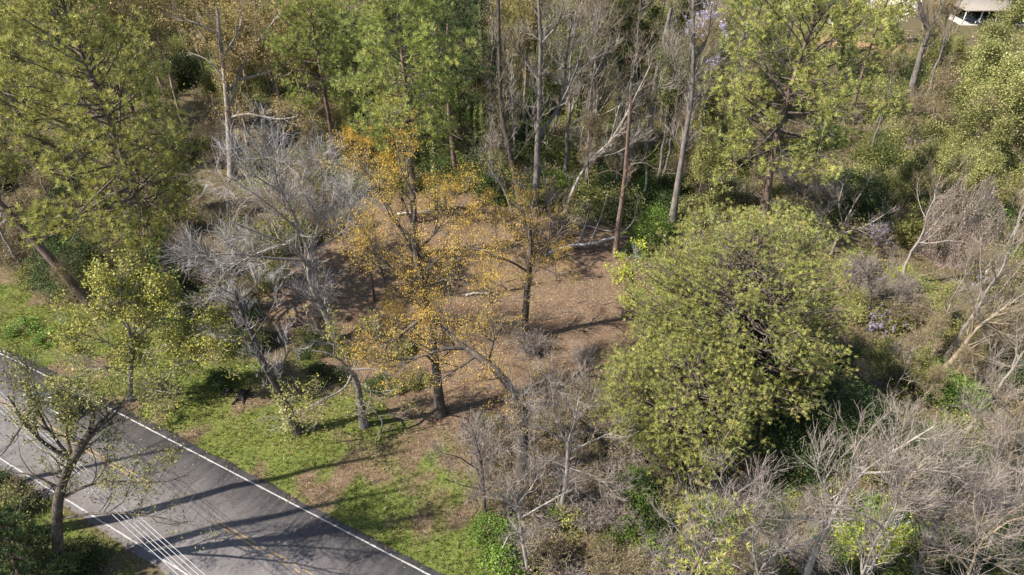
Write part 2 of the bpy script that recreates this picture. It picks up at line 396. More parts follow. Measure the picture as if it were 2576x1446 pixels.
# litter leaves and grass: uncountable, one object each
def build_litter():
    rng = np.random.default_rng(3)
    n = 260000; x = rng.uniform(-36, 26, n); y = rng.uniform(22, 74, n); g, l, d = zones(x, y)
    ad = np.abs(road_sd(x, y)); l = np.where(ad < LANE+.5, np.clip((ad-LANE+.5)*.5, .012, .35), l); ok = (rng.uniform(0, 1, n) < l*(1-.7*g)); x, y = x[ok][:48000], y[ok][:48000]
    C = np.stack([x, y, np.where(np.abs(road_sd(x, y)) < LANE+.6, .02, terr(x, y)+.015)], -1); V, F = leaves(C, .115, rng, 1.6, .75)
    t = palette([((.205, .145, .10), 4), ((.13, .09, .06), 4), ((.37, .285, .215), 1.8), ((.09, .06, .042), 3), ((.22, .125, .085), 2), ((.24, .20, .075), 1)], len(C), rng, .25)
    obj('leaf_litter', mesh('leaf_litter', V, [F], np.repeat(t, 4, 0)), M['litter'], kind='stuff', label='fallen brown and tan leaves strewn over the clearing floor', category='leaf litter')
def build_grass():
    rng = np.random.default_rng(5)
    n = 300000; x = rng.uniform(-50, 40, n); y = rng.uniform(18, 62, n); g, l, d = zones(x, y)
    ok = (rng.uniform(0, 1, n) < g*.8) & (np.abs(road_sd(x, y)) > LANE+.28); x, y = x[ok][:34000], y[ok][:34000]; m = len(x)
    C = np.stack([x, y, terr(x, y)], -1); nb = 4
    hl = np.repeat(.13+.10*vnoise(x, y, 1.3, 55)+np.where(rng.uniform(0, 1, m) < .10, .22, 0), nb)
    V, F = needles(C, np.tile([0, 0, 1.], (m, 1)), nb, hl, .040, rng, .8, .3)
    cl = vnoise(x, y, 2.2, 77)[:, None]
    t = palette([((.155, .175, .036), 4), ((.22, .225, .052), 3), ((.09, .125, .026), 3), ((.36, .29, .13), 3.5)], m, rng, .25)*(.6+.75*cl)*np.where(vnoise(x, y, 3.6, 78)[:, None] > .5, np.array([[.78, .94, .8]]), 1.0)
    obj('grass', mesh('grass', V, [F], np.repeat(t, nb*3, 0)), M['leaf'], kind='stuff', label='short green grass and weeds on the verge beside the road', category='grass')
build_litter(); build_grass()

# ------------------------------------------------------------------ pines
PINE = [((.36, .37, .10), 4), ((.27, .295, .085), 3), ((.46, .45, .145), 2.5), ((.15, .185, .062), 1.4), ((.46, .36, .14), .5)]
PINE_DK_SHADE = [((.11, .16, .058), 4), ((.16, .20, .068), 3), ((.075, .12, .05), 3), ((.23, .245, .08), 1.2)]  # darker needles; shade on the back-rim and near-road pines is put into this colour
PINE_BR = [((.36, .40, .10), 4), ((.45, .465, .135), 3), ((.27, .32, .088), 3), ((.16, .21, .065), 1.2)]
PINE_Y = [((.44, .43, .115), 4), ((.33, .345, .095), 3), ((.54, .51, .16), 2.5), ((.19, .22, .07), 1.2)]
LASTP = {}
def pine(base, top, label, r0=.3, cb=.4, cr=4.0, nb=46, ns=7, nt=2.2, seed=1, shape='tall', pal=PINE, group=None, nn=20, nl=.40, nw=.054, gap=.44, asym=0.0, ell=None, bend=.4, stubs=6, local=False, cone=12):
    rng = np.random.default_rng(seed); base = np.asarray(base, float); top = np.asarray(top, float); K = 18
    root = thing('pine_tree', base, label, 'pine tree', group)
    t = np.linspace(0, 1, K)[:, None]; P = base+(top-base)*t
    P += np.sin(t*math.pi)*rng.normal(size=3)*np.array([bend, bend, 0])+np.cumsum(rng.normal(size=(K, 3))*np.array([.05, .05, 0]), 0)*t
    P[0] = base-np.array([0, 0, .25]); R = r0*(1-.86*t[:, 0]**1.15); R = flare(R, K, .4); R[-1] = .03
    LASTP['p'] = (root, P, R)
    tt = cb+(1-cb)*np.clip((np.arange(nb)+rng.uniform(0, 1, nb))/nb, 0, .985); tp = (tt-cb)/(1-cb)
    if shape == 'dome': prof = np.sqrt(np.clip(1-(tp*.98)**2.4, 0, 1))*.97+.03; el = np.radians(-16+74*tp**1.7)
    elif shape == 'cone': prof = (1-tp)**.75*.95+.10; el = np.radians(2+55*tp)
    else: prof = np.clip(np.sin(math.pi*(.20+.74*tp)), .1, 1)**.8; el = np.radians(-8+62*tp**1.3)
    el = el+rng.normal(size=nb)*.16; az = np.arange(nb)*2.39996+rng.normal(size=nb)*.35
    ln = cr*prof*rng.uniform(.62, 1.12, nb)*(1-asym*np.cos(az))
    f = tt*(K-1); i = np.minimum(f.astype(int), K-2); w = (f-i)[:, None]; p0 = P[i]*(1-w)+P[i+1]*w; rt = R[i]
    d = np.stack([np.cos(el)*np.cos(az), np.cos(el)*np.sin(az), np.sin(el)], -1)
    KB = 7; B = np.zeros((nb, KB, 3)); B[:, 0] = p0
    for k in range(1, KB):
        d = unit(d+rng.normal(size=d.shape)*.12+np.array([0, 0, .055])); B[:, k] = B[:, k-1]+d*(ln/(KB-1))[:, None]
    if ell is not None:
        c_ = np.array(ell[:3]); rad = np.array([ell[3], ell[3], ell[4]]); q = (np.arange(nb)+.5)/nb; cz = 1-q*1.55; a_ = np.arange(nb)*2.39996+rng.normal(size=nb)*.2; sr_ = np.sqrt(np.clip(1-cz**2, 0, 1))
        e_ = c_+np.stack([sr_*np.cos(a_), sr_*np.sin(a_), cz], -1)*rad*rng.uniform(.80, 1.0, (nb, 1))*(1+.16*(vnoise(np.cos(a_)*2+9, np.sin(a_)*2+cz*2+9, .9, 3)-.5)[:, None])
        hor = np.linalg.norm(e_[:, :2]-c_[:2], axis=1); zt = np.clip(e_[:, 2]-hor*.35-.4, base[2]+1.2, top[2]-.3); tz = np.clip((zt-base[2])/(top[2]-base[2]), 0, 1)*(K-1); i = np.minimum(tz.astype(int), K-2); w = (tz-i)[:, None]
        p0 = P[i]*(1-w)+P[i+1]*w; rt = R[i]; ln = np.linalg.norm(e_-p0, axis=1); u_ = np.linspace(0, 1, KB)[None, :, None]
        B = p0[:, None]*(1-u_)+e_[:, None]*u_; B[:, :, 2] -= (np.sin(u_[..., 0]*math.pi)*ln[:, None]*.07); B[:, 1:-1] += rng.normal(size=(nb, KB-2, 3))*.12
    BR = np.minimum(rt*.42, .018+ln*.013)[:, None]*np.linspace(1, .3, KB)[None]
    prt('trunk', [sweep(P[None], R[None], 10, rng, .05)], M['bark_pine'], root)
    S1, SR1 = grow(B, BR, nb*ns, (.30 if ell is None else .5, 1), (28, 65), (cr*.15, cr*.32) if ell is None else (.7, 1.5), 5, rng, .14, .07, .55, .012, .5, .3, .45)
    S2, SR2 = grow(S1, SR1, int(nb*ns*nt), (.35, 1), (25, 70), (.30, .80), 3, rng, .2, .12, .6, .009, .7, .2)
    lim = [None]
    if stubs:                                                # dead stubs below the crown
        tb = rng.uniform(.25, 1, stubs)*cb; f = tb*(K-1); i = np.minimum(f.astype(int), K-2); q = P[i]
        sp, sr = [], []
        for k in range(stubs):
            a = rng.uniform(0, 6.28); l = rng.uniform(.5, 2.2); dd = np.array([math.cos(a), math.sin(a), rng.uniform(-.1, .4)])
            sp.append([q[k], q[k]+dd*l*.5, q[k]+dd*l+np.array([0, 0, .1])]); sr.append([.06, .045, .02])
        lim.append(sweep(np.array(sp), np.array(sr), 5, rng))
    big = np.argsort(-BR[:, 0]*ln)[:12]; rest = np.setdiff1d(np.arange(nb), big)
    for k in big: prt('limb', [sweep(B[k:k+1], BR[k:k+1], 6, rng)], M['bark_limb'], root)
    prt('branches', [sweep(B[rest], BR[rest], 4, rng)]+lim[1:], M['bark_limb'], root, stuff=True)
    prt('twigs', [sweep(S1, SR1, 2, rng), sweep(S2, SR2, 2, rng)], M['twig_dark'], root, stuff=True)
    C = np.concatenate([S2[:, -1], S1[:, -1], B[:, -1]]); D = np.concatenate([S2[:, -1]-S2[:, -2], S1[:, -1]-S1[:, -2], B[:, -1]-B[:, -2]])
    cl = np.concatenate([np.arange(len(S2)) // 4, np.arange(len(S1)), np.arange(nb)])
    pm = rng.permutation(len(C)); C, D, cl = C[pm], D[pm], cl[pm]
    g_ = np.floor(C/gap+rng.uniform(0, 1, 3)).astype(np.int64); key = g_[:, 0]*73856093 ^ g_[:, 1]*19349663 ^ g_[:, 2]*83492791
    _, ix = np.unique(key, return_index=True); C, D, cl = C[ix], unit(D[ix])+np.array([0, 0, .55]), cl[ix]
    V, F = needles(C, D, nn, nl, nw, rng, .55, .15)
    tc = palette(pal, len(C), rng, .16, cl, .15)
    prt('foliage', [(V, F)], M['needle'], root, tint=np.repeat(tc, nn*3, 0), smooth=False, stuff=True)
    if cone:                                                 # brown cones among the needles
        q = C[rng.choice(len(C), cone*6)]; V, F = leaves(q, .13, rng, .2, .8)
        prt('cones', [(V, F)], M['litter'], root, tint=np.tile([.26, .13, .06], (len(V), 1)), smooth=False, stuff=True)
    return root
def upto(b, v, du=0.0):
    """top of a trunk standing on b whose top shows at pixel row v (du: sideways lean in px)"""
    x0 = b[0]; d = ray(1287.5, v); z = CAMH+d[2]*b[1]/d[1]
    return np.array([x0+du*b[1]/d[1]/FPX, b[1], z])
def gp(u, v): return ground_at(G(u, v))

b = gp(470, 835); pine(b, onplane(140, -45, b[1]+3.5), 'very tall pine at the roadside end of the clearing, ivy wrapped round its lower trunk', .42, .36, 7.6, 112, 6, 8.0, 11, 'tall', PINE_Y, bend=.3, asym=.38)
PINE_IVY = LASTP['p']
b = gp(255, 800); pine(b, onplane(-260, 250, b[1]+2), 'dark pine leaning hard away from the clearing over the roadside thicket', .40, .62, 4.2, 30, 6, 8.0, 12, 'tall', PINE)
b = gp(1045, 640); pine(b, upto(b, -60), 'tall yellow-green pine rising behind the golden flowering trees', .34, .47, 5.6, 80, 6, 8.0, 13, 'tall', PINE_BR, bend=.25)
b = gp(850, 445); pine(b, upto(b, 0), 'bright green pine between the tan-leafed tree and the tall yellow-green pine', .3, .5, 5.4, 50, 6, 8.0, 14, 'tall', PINE_BR)
b = gp(1152, 470); pine(b, upto(b, -60), 'dark green pine with bare lower trunk at the back of the clearing', .3, .45, 5.0, 54, 6, 8.0, 15, 'tall', PINE_DK_SHADE)  # shaded foliage: the shade is in the needle colour
b = gp(1912, 600); pine(b, upto(b, -10), 'crooked tall pine with thick broken limbs behind the round bushy pine', .46, .36, 8.6, 84, 6, 8.0, 16, 'tall', PINE, bend=.9, stubs=14)
b = ground_at((14.6, 34.4, 0)); pine(b, np.array([15.0, 35.6, 14.2]), 'big round-topped bushy pine beside the clearing', .36, .14, 7.0, 330, 7, 4.5, 17, 'dome', PINE, cone=40, gap=.26, nn=22, nl=.22, nw=.031, ell=(15.0, 35.6, 8.0, 7.4, 7.2))
b = gp(1772, 1192); pine(b, np.array([10.8, 30.4, 9.0]), 'lower bushy pine growing against the front of the round-topped pine', .30, .18, 5.5, 170, 7, 4.5, 18, 'dome', PINE, cone=20, gap=.26, nn=22, nl=.22, nw=.031, ell=(10.6, 30.4, 5.6, 5.1, 4.2))
b = gp(1705, 1560); pine(b, upto(b, 1270, 40), 'small young pine among the bare branches below the bushy pines', .12, .35, 1.9, 15, 5, 4, 19, 'dome', PINE, nl=.3)
b = gp(60, 1500); pine(b, b+np.array([-.3, .4, 6.2]), 'short dense dark pine at the near road edge under the forked tree', .16, .1, 2.6, 44, 6, 5, 21, 'cone', PINE_DK_SHADE)  # foliage in shadow, given as darker needle colour

# ------------------------------------------------------------------ broad-leaved trees
GOLD = [((.64, .42, .065), 4), ((.54, .34, .05), 3), ((.70, .50, .11), 2), ((.38, .27, .07), 1.6)]
YGRN = [((.30, .285, .06), 4), ((.22, .225, .045), 3), ((.40, .36, .095), 2), ((.13, .15, .036), 2)]
TANL = [((0.414, 0.299, 0.127), 4), ((0.322, 0.241, 0.103), 3), ((0.483, 0.345, 0.184), 2), ((0.253, 0.230, 0.081), 2)]
LIME = [((.36, .40, .04), 4), ((.28, .33, .035), 3), ((.45, .46, .07), 2)]
OLIVE = [((0.210, 0.210, 0.063), 4), ((0.140, 0.154, 0.042), 3), ((0.308, 0.280, 0.084), 2)]
PRIV = [((.30, .30, .095), 4), ((.20, .22, .065), 3), ((.46, .43, .20), 2.2), ((.10, .13, .04), 2.4)]
DKGR = [((.045, .075, .02), 4), ((.03, .055, .015), 4), ((.075, .11, .03), 2), ((.12, .15, .06), .6)]
BRGR = [((0.120, 0.204, 0.030), 4), ((0.084, 0.150, 0.024), 3), ((0.180, 0.252, 0.048), 2)]
PURP = [((.42, .37, .56), 4), ((.50, .46, .62), 3), ((.34, .29, .47), 2), ((.58, .54, .68), 1)]
PINK = [((.52, .38, .33), 4), ((.42, .30, .25), 3), ((.60, .47, .42), 2), ((.28, .19, .15), 2)]
WHIT = [((.72, .70, .52), 4), ((.66, .66, .36), 3), ((.78, .76, .66), 2)]
def ivy(root, P, R, dens, rng, pal=PRIV, size=.16, upto_=1.0, over=1.25):
    K = len(P); n = dens; t = rng.uniform(0, upto_, n)**1.2*(K-1); i = np.minimum(t.astype(int), K-2); f = (t-i)[:, None]
    c = P[i]*(1-f)+P[i+1]*f; r = R[i]*over+.05; a = rng.uniform(0, 6.283, n)
    c = c+np.stack([np.cos(a), np.sin(a), np.zeros(n)], -1)*r[:, None]*rng.uniform(.8, 1.7, n)[:, None]
    V, F = leaves(c, size, rng, .5, .9); t = palette(pal, n, rng, .2)
    prt('ivy', [(V, F)], M['leaf'], root, tint=np.repeat(t, 4, 0), smooth=False, stuff=True)
ivy(*PINE_IVY, 2600, np.random.default_rng(90), BRGR+DKGR, .17, .40, 1.3)
def decid(base, limbs, label, name='bare_tree', cat_='tree', group=None, bk='bark_grey', tw='twig_grey', lv=(), leaf=None, seed=1, ivyn=0, ivypal=PRIV, ivyto=1.0, auto=None, wob=.05, tS=3):
    """limbs[0] is the trunk. each: (pixel points, start radius, end radius, depth at the end)"""
    rng = np.random.default_rng(seed); base = np.asarray(base, float)
    root = thing(name, base, label, cat_, group); Ps, Rs = [], []
    for k, (pts, r0, r1, dz) in enumerate(limbs):
        if k == 0:
            w = [base-np.array([0, 0, .2])]; pts = list(pts); n = len(pts)
            w += [onplane(u, v, base[1]+dz*(j+1)/n) for j, (u, v) in enumerate(pts)]
        else:
            n = len(pts)-1; q0 = None; tr = Ps[0] if k else None
            # start depth: the nearest already built limb to that pixel
            best = 1e9; y0 = base[1]
            for Q in Ps:
                for p in Q:
                    rel = p-np.array([0, 0, CAMH]); dpt = rel[1]*CP-rel[2]*SP; uu = 1287.5+rel[0]/dpt*FPX; vv = 723-(rel[1]*SP+rel[2]*CP)/dpt*FPX
                    e = (uu-pts[0][0])**2+(vv-pts[0][1])**2
                    if e < best: best = e; y0 = p[1]; q0 = p
            w = [onplane(u, v, y0+dz*j/max(n, 1)) for j, (u, v) in enumerate(pts)]
            if best < 45**2: w[0] = q0
        P = resample(w, 16); P[1:] += np.cumsum(rng.normal(size=(15, 3))*wob*.4, 0)*.6
        R = np.linspace(r0, r1, 16)
        if k == 0: R = flare(R, 16, .5)
        Ps.append(P); Rs.append(R)
    Ps = np.array(Ps); Rs = np.array(Rs)
    tr = prt('trunk', [sweep(Ps[:1], Rs[:1], 9, rng, .06)], M[bk], root)
    for k in range(1, len(Ps)): prt('limb', [sweep(Ps[k:k+1], Rs[k:k+1], 7, rng, .05)], M[bk], root)
    if ivyn: ivy(root, Ps[0], Rs[0], ivyn, rng, ivypal, .16, ivyto)
    finish(root, Ps, Rs, lv, leaf, rng, bk, tw, tS); return root
def finish(root, Ps, Rs, lv, leaf, rng, bk, tw, tS=3):
    cur, curR = Ps, Rs; big, small, lastP = [], [], []
    for j, L in enumerate(lv):
        L = dict(L); n = L.pop('n'); P, R = grow(cur, curR, n, L.pop('t', (.25, 1)), L.pop('a', (30, 65)), L.pop('l'), L.pop('K', 5), rng, **L)
        (big if j == 0 and len(lv) > 2 else small).append((P, R)); lastP.append(P); cur, curR = P, R
    if big: prt('branches', [sweep(P, R, 4, rng) for P, R in big], M[bk], root, stuff=True)
    if small: prt('twigs', [sweep(P, R, 2, rng) for P, R in small], M[tw], root, stuff=True)
    if leaf:
        n = leaf['n']; src = lastP[-1] if not leaf.get('two') else np.concatenate([lastP[-1][:, :3], lastP[-2][:, -3:]])
        B, K, _ = src.shape; pi = rng.integers(0, B, n); k = rng.integers(max(1, K//2), K, n)
        c = src[pi, k]+rng.normal(size=(n, 3))*leaf.get('sp', .12)
        if leaf.get('hole'):                                 # leave some boughs bare
            keep = (rng.uniform(0, 1, n) < (np.clip((c[:, 2]-root.location[2]-1.5)/5.5, .12, 1) if leaf.get('high') and c[:, 2].max() > 6 else 1)) & (vnoise(c[:, 0]*1.0+c[:, 2], c[:, 1]+c[:, 2]*.7, leaf.get('hs', 1.6), 5) > leaf['hole']); c = c[keep]; pi = pi[keep]
        m = len(c); ax = np.tile([0, 0, 1.], (m, 1)) if leaf.get('hang') else None
        V, F = leaves(c, leaf['s'], rng, leaf.get('up', .5), leaf.get('asp', .65), ax); t = palette(leaf['pal'], m, rng, .2, pi, .15)
        prt(leaf.get('part', 'foliage'), [(V, F)], M['leaf'], root, tint=np.repeat(t, 4, 0), smooth=False, stuff=True)
TW = lambda a, b, c, s=1.0: [dict(n=a, l=(1.2*s, 3.4*s), K=6, t=(.3, 1), a=(22, 55), wig=.15), dict(n=b, l=(.7*s, 1.9*s), K=5, t=(.2, 1), a=(20, 50), wig=.12, rmin=.010), dict(n=int(c*1.3), l=(.45*s, 1.25*s), K=3, t=(.15, 1), a=(18, 48), rmin=.008, wig=.12)]

# grey twiggy tree and its neighbours at the beside the clearing
decid(gp(845, 850), [([(818, 790), (790, 730), (778, 690), (782, 640)], .26, .17, .6),
    ([(780, 665), (720, 610), (660, 590), (590, 560)], .12, .04, -4.0), ([(775, 660), (690, 650), (580, 640), (480, 650)], .13, .04, -4.5),
    ([(785, 640), (800, 560), (810, 480), (800, 400)], .12, .03, -3.0), ([(782, 640), (740, 540), (700, 460), (690, 370)], .12, .03, -4.5),
    ([(790, 640), (840, 590), (880, 530), (900, 470)], .09, .03, -2), ([(760, 580), (680, 520), (610, 470), (560, 440)], .08, .025, -3.5),
    ([(720, 610), (640, 640), (560, 690), (520, 760)], .08, .03, -2.5), ([(700, 500), (640, 440), (620, 400)], .06, .025, -2)],
    'broad leafless tree with a dense haze of pale grey twigs beside the clearing', bk='bark_pale', tw='twig_grey',
    lv=[dict(n=170, l=(1.6, 4.0), K=6, t=(.2, 1), a=(20, 60), wig=.13), dict(n=1300, l=(1.0, 2.6), K=5, t=(.15, 1), a=(18, 50), rmin=.010, wig=.10, trop=.06), dict(n=8500, l=(.5, 1.5), K=3, t=(.1, 1), a=(18, 55), rmin=.008, wig=.13, trop=.03)], seed=31)
decid(gp(750, 1088), [([(715, 1010), (665, 920), (640, 860), (600, 770), (585, 730)], .30, .12, .5),
    ([(650, 880), (620, 850), (560, 840)], .07, .02, -.5), ([(600, 770), (640, 720), (660, 690)], .07, .02, .5), ([(640, 850), (690, 760), (700, 690)], .06, .02, 1),
    ([(690, 960), (720, 900), (740, 850)], .06, .02, .8)],
    'slim leaning bare tree with ivy on its lower trunk beside the verge', bk='bark_oak', tw='twig_grey', ivyn=700, ivypal=PRIV, ivyto=.45,
    lv=TW(40, 260, 1100, .8), seed=32)
# tall tan-leafed tree, forked
decid(gp(585, 450), [([(580, 380), (575, 300), (568, 220), (556, 130), (545, 20)], .46, .14, 0),
    ([(575, 285), (600, 190), (640, 120), (710, 30)], .28, .09, 1), ([(608, 205), (650, 190), (720, 165)], .14, .05, 1), ([(580, 300), (620, 288), (700, 300), (750, 295)], .16, .06, -1.5),
    ([(558, 140), (600, 70), (610, 10)], .14, .05, 2), ([(552, 100), (500, 60), (440, 40)], .14, .05, -1), ([(565, 200), (520, 150), (470, 130)], .09, .03, 1)],
    'tall forked pale-barked tree hazed with tan new leaves', bk='bark_pale', tw='twig_tan', name='forked_tree', lv=TW(80, 420, 1500, 1.2),
    leaf=dict(n=20000, s=.15, pal=TANL, sp=.28, hole=.36), seed=33)
# oaks with golden catkins
CAT = lambda n, pal=GOLD, hole=.42, s=.092: dict(n=int(n*1.25), s=s, pal=pal, sp=.13, high=True, hole=hole*.8, hs=.7, hang=True, asp=.36, up=.1, part='catkins')
decid(gp(1107, 1037), [([(1096, 921), (1084, 841), (1068, 745), (1050, 660), (1040, 590)], .36, .16, 1.2),
    ([(1085, 800), (1040, 815), (990, 850), (960, 880)], .13, .04, -2), ([(1075, 770), (1110, 820), (1140, 850)], .12, .05, -1.5), ([(1060, 720), (1010, 690), (965, 660), (930, 600)], .12, .03, .5),
    ([(1050, 650), (1000, 560), (950, 480), (900, 400)], .13, .03, 2.5), ([(1045, 600), (1040, 500), (1010, 420), (1000, 350)], .12, .03, 2.5), ([(1055, 690), (1120, 640), (1180, 620), (1240, 640)], .12, .03, 0),
    ([(1048, 640), (1110, 560), (1140, 500)], .10, .03, 2), ([(1068, 740), (1140, 700), (1200, 720), (1260, 760)], .10, .03, -1.5), ([(1090, 900), (1060, 890), (1000, 920)], .09, .03, -1.5)],
    'dark-trunked oak hung with golden catkins in the middle of the clearing', bk='bark_oak', tw='twig_dark', name='oak_tree', lv=TW(120, 700, 2200, 1.2), leaf=CAT(30000, GOLD, .36), seed=34)
decid(gp(1318, 845), [([(1322, 780), (1328, 700), (1335, 620), (1330, 560)], .32, .14, .5), ([(1328, 690), (1270, 650), (1210, 640), (1170, 650)], .11, .03, -1), ([(1333, 640), (1390, 600), (1420, 560)], .10, .03, .5),
    ([(1332, 600), (1300, 540), (1250, 520)], .09, .03, 1), ([(1325, 720), (1260, 740), (1215, 790)], .09, .03, -1.5), ([(1330, 660), (1380, 680), (1410, 700)], .08, .03, -1)],
    'thick-trunked oak with golden catkins at the pine side of the clearing', bk='bark_oak', tw='twig_dark', name='oak_tree', lv=TW(70, 360, 1200, 1.05), leaf=CAT(12000, GOLD, .42), seed=35)
decid(gp(1038, 560), [([(1000, 470), (980, 400), (960, 360)], .16, .06, 0), ([(990, 440), (930, 380), (880, 360)], .07, .02, 0), ([(985, 420), (1020, 370), (1040, 340)], .07, .02, .5), ([(1000, 470), (940, 450), (890, 430)], .06, .02, -.5)],
    'golden flowering tree in front of the tall yellow-green pine', bk='bark_oak', tw='twig_dark', name='flowering_tree', lv=TW(36, 220, 800, .9), leaf=CAT(19000, GOLD, .2, .11), seed=36)
decid(gp(1125, 560), [([(1122, 520), (1115, 480)], .08, .03, 0), ([(1122, 520), (1085, 490), (1070, 460)], .04, .02, 0), ([(1120, 510), (1150, 490), (1160, 470)], .04, .02, 0)],
    'low golden flowering sapling at the back rim of the clearing', bk='bark_oak', tw='twig_dark', name='flowering_sapling', lv=TW(16, 90, 300, .5), leaf=CAT(4500, GOLD, .2), seed=37)
for k, (bu, bv, pts, s) in enumerate([(943, 760, [(935, 700), (925, 640), (915, 580)], 41), (977, 765, [(965, 700), (948, 640), (940, 560)], 42), (990, 870, [(988, 820), (990, 760)], 43)]):
    decid(gp(bu, bv), [(pts, .10, .04, 0)], ['slender sapling with dark stem beside the catkin oak, thinner of the pair', 'slender sapling with dark stem beside the catkin oak, thicker of the pair', 'short thin sapling just in front of the paired saplings'][k],
        bk='bark_oak', tw='twig_dark', name='sapling', lv=TW(20, 110, 350, .7), leaf=CAT(2600, GOLD, .4), seed=s)
for k, (u, v, h, n_, L) in enumerate([(1250, 610, 70, 1500, 'tiny golden sapling on the open litter near the back rim'), (1155, 650, 80, 1700, 'small golden sapling behind the catkin oak'), (1400, 705, 90, 1500, 'small golden sapling beside the thick-trunked oak'),
        (1012, 705, 70, 1300, 'tiny golden sapling near the paired slender saplings'), (1235, 735, 75, 1400, 'small golden sapling next to the short pale log'), (1335, 560, 80, 1800, 'golden sapling in front of the tall pale forked tree'), (1200, 560, 60, 1500, 'tiny golden sapling beside the low golden flowering sapling')]):
    decid(gp(u, v), [([(u-3, v-h*.5), (u-2, v-h)], .05, .02, 0), ([(u-3, v-h*.4), (u-28, v-h*.8)], .025, .01, 0), ([(u-3, v-h*.5), (u+26, v-h*.9)], .025, .01, .3)], L, bk='bark_oak', tw='twig_dark', name='flowering_sapling', lv=TW(12, 60, 200, .55), leaf=CAT(n_, GOLD, .3), seed=400+k)
# big tree leaning left over the verge
decid(gp(1310, 1245), [([(1312, 1150), (1312, 1045), (1272, 960), (1225, 915), (1170, 878)], .42, .18, 2.5), ([(1300, 1020), (1330, 980), (1390, 950)], .12, .05, 1), ([(1180, 885), (1110, 880), (1040, 900), (960, 905)], .13, .03, -1),
    ([(1200, 900), (1150, 930), (1100, 960)], .10, .03, -1.5), ([(1170, 880), (1120, 820), (1110, 770)], .10, .03, 1.5), ([(1230, 915), (1240, 850), (1230, 800)], .09, .03, 1)],
    'massive dark tree leaning from the verge over the clearing', bk='bark_oak', tw='twig_dark', name='leaning_tree', lv=TW(50, 260, 900, 1.0), leaf=CAT(5000, GOLD, .45, .1), seed=44)
# gnarled bare-limbed tree above the grass
decid(gp(915, 1068), [([(905, 1000), (895, 950), (880, 925)], .32, .16, 0), ([(890, 940), (870, 970), (800, 1010), (700, 1060)], .10, .02, -2.5), ([(885, 930), (830, 890), (780, 880)], .10, .03, -.5),
    ([(882, 925), (930, 890), (1000, 860)], .10, .03, .5), ([(885, 930), (950, 930), (1000, 950)], .09, .03, -1), ([(880, 925), (860, 880), (800, 855)], .08, .03, 1), ([(900, 960), (930, 980), (920, 1040)], .07, .02, -1.5),
    ([(905, 1000), (960, 1060), (940, 1130), (960, 1170)], .08, .02, -3), ([(882, 925), (900, 880), (920, 830)], .08, .03, 1)],
    'gnarled twisting tree with pale limbs and sparse yellow leaves over the grass', bk='bark_grey', tw='twig_pale', name='gnarled_tree', lv=TW(56, 280, 900, .9), leaf=dict(n=4200, s=.14, pal=YGRN, sp=.12, hole=.4), seed=45)
# yellow-green leafing tree by the road
decid(gp(325, 1005), [([(328, 950), (330, 880), (318, 800), (300, 720)], .20, .05, 0), ([(330, 900), (410, 870), (490, 840), (560, 850)], .08, .02, 0), ([(328, 880), (240, 850), (150, 820)], .08, .02, 0), ([(330, 930), (240, 930), (170, 960), (120, 1000)], .07, .02, -1.5), ([(328, 960), (380, 980), (440, 990)], .06, .02, -1.5), ([(326, 860), (400, 800), (450, 760)], .07, .02, 1),
    ([(325, 850), (370, 790), (400, 760)], .08, .02, .5), ([(322, 820), (270, 760), (240, 720)], .08, .02, .5), ([(328, 970), (400, 950), (440, 920), (530, 900)], .08, .02, -1), ([(328, 940), (250, 920), (190, 930)], .07, .02, -1), ([(310, 770), (340, 730), (350, 700)], .06, .02, 0)],
    'yellow-green leafing tree with grey trunk beside the road edge', bk='bark_grey', tw='twig_grey', name='leafing_tree', lv=TW(90, 480, 1500, 1.0), leaf=dict(n=26000, s=.155, pal=YGRN, sp=.22, hole=.33, hs=.8, asp=.8), seed=46)
# tree on the near side of the road
decid(gp(145, 1432), [([(147, 1340), (150, 1250), (185, 1160), (235, 1085)], .32, .18, 0), ([(180, 1165), (120, 1120), (60, 1060), (20, 1000)], .12, .03, 0), ([(235, 1085), (290, 1040), (310, 1000)], .11, .03, .5), ([(225, 1100), (300, 1060), (370, 1050)], .11, .03, 0),
    ([(150, 1260), (260, 1210), (400, 1210), (470, 1190)], .09, .02, -1.2), ([(185, 1160), (170, 1090), (180, 1010)], .10, .03, .5), ([(148, 1300), (250, 1290), (400, 1300), (500, 1320)], .09, .02, -2), ([(60, 1060), (30, 1110), (0, 1150)], .06, .02, -1),
    ([(150, 1240), (80, 1200), (20, 1190)], .08, .02, 0), ([(235, 1085), (320, 1010), (430, 985)], .09, .02, .8), ([(180, 1165), (100, 1050), (60, 950)], .09, .02, 1), ([(185, 1160), (240, 1030), (200, 940)], .09, .02, 1), ([(60, 1060), (100, 1010), (160, 980)], .06, .02, .5)],
    'dark forked tree with sparse olive leaves reaching over the road', bk='bark_oak', tw='twig_dark', name='leafing_tree', lv=TW(100, 480, 1600, .95), leaf=dict(n=13000, s=.12, pal=OLIVE, sp=.16, hole=.38), seed=47)
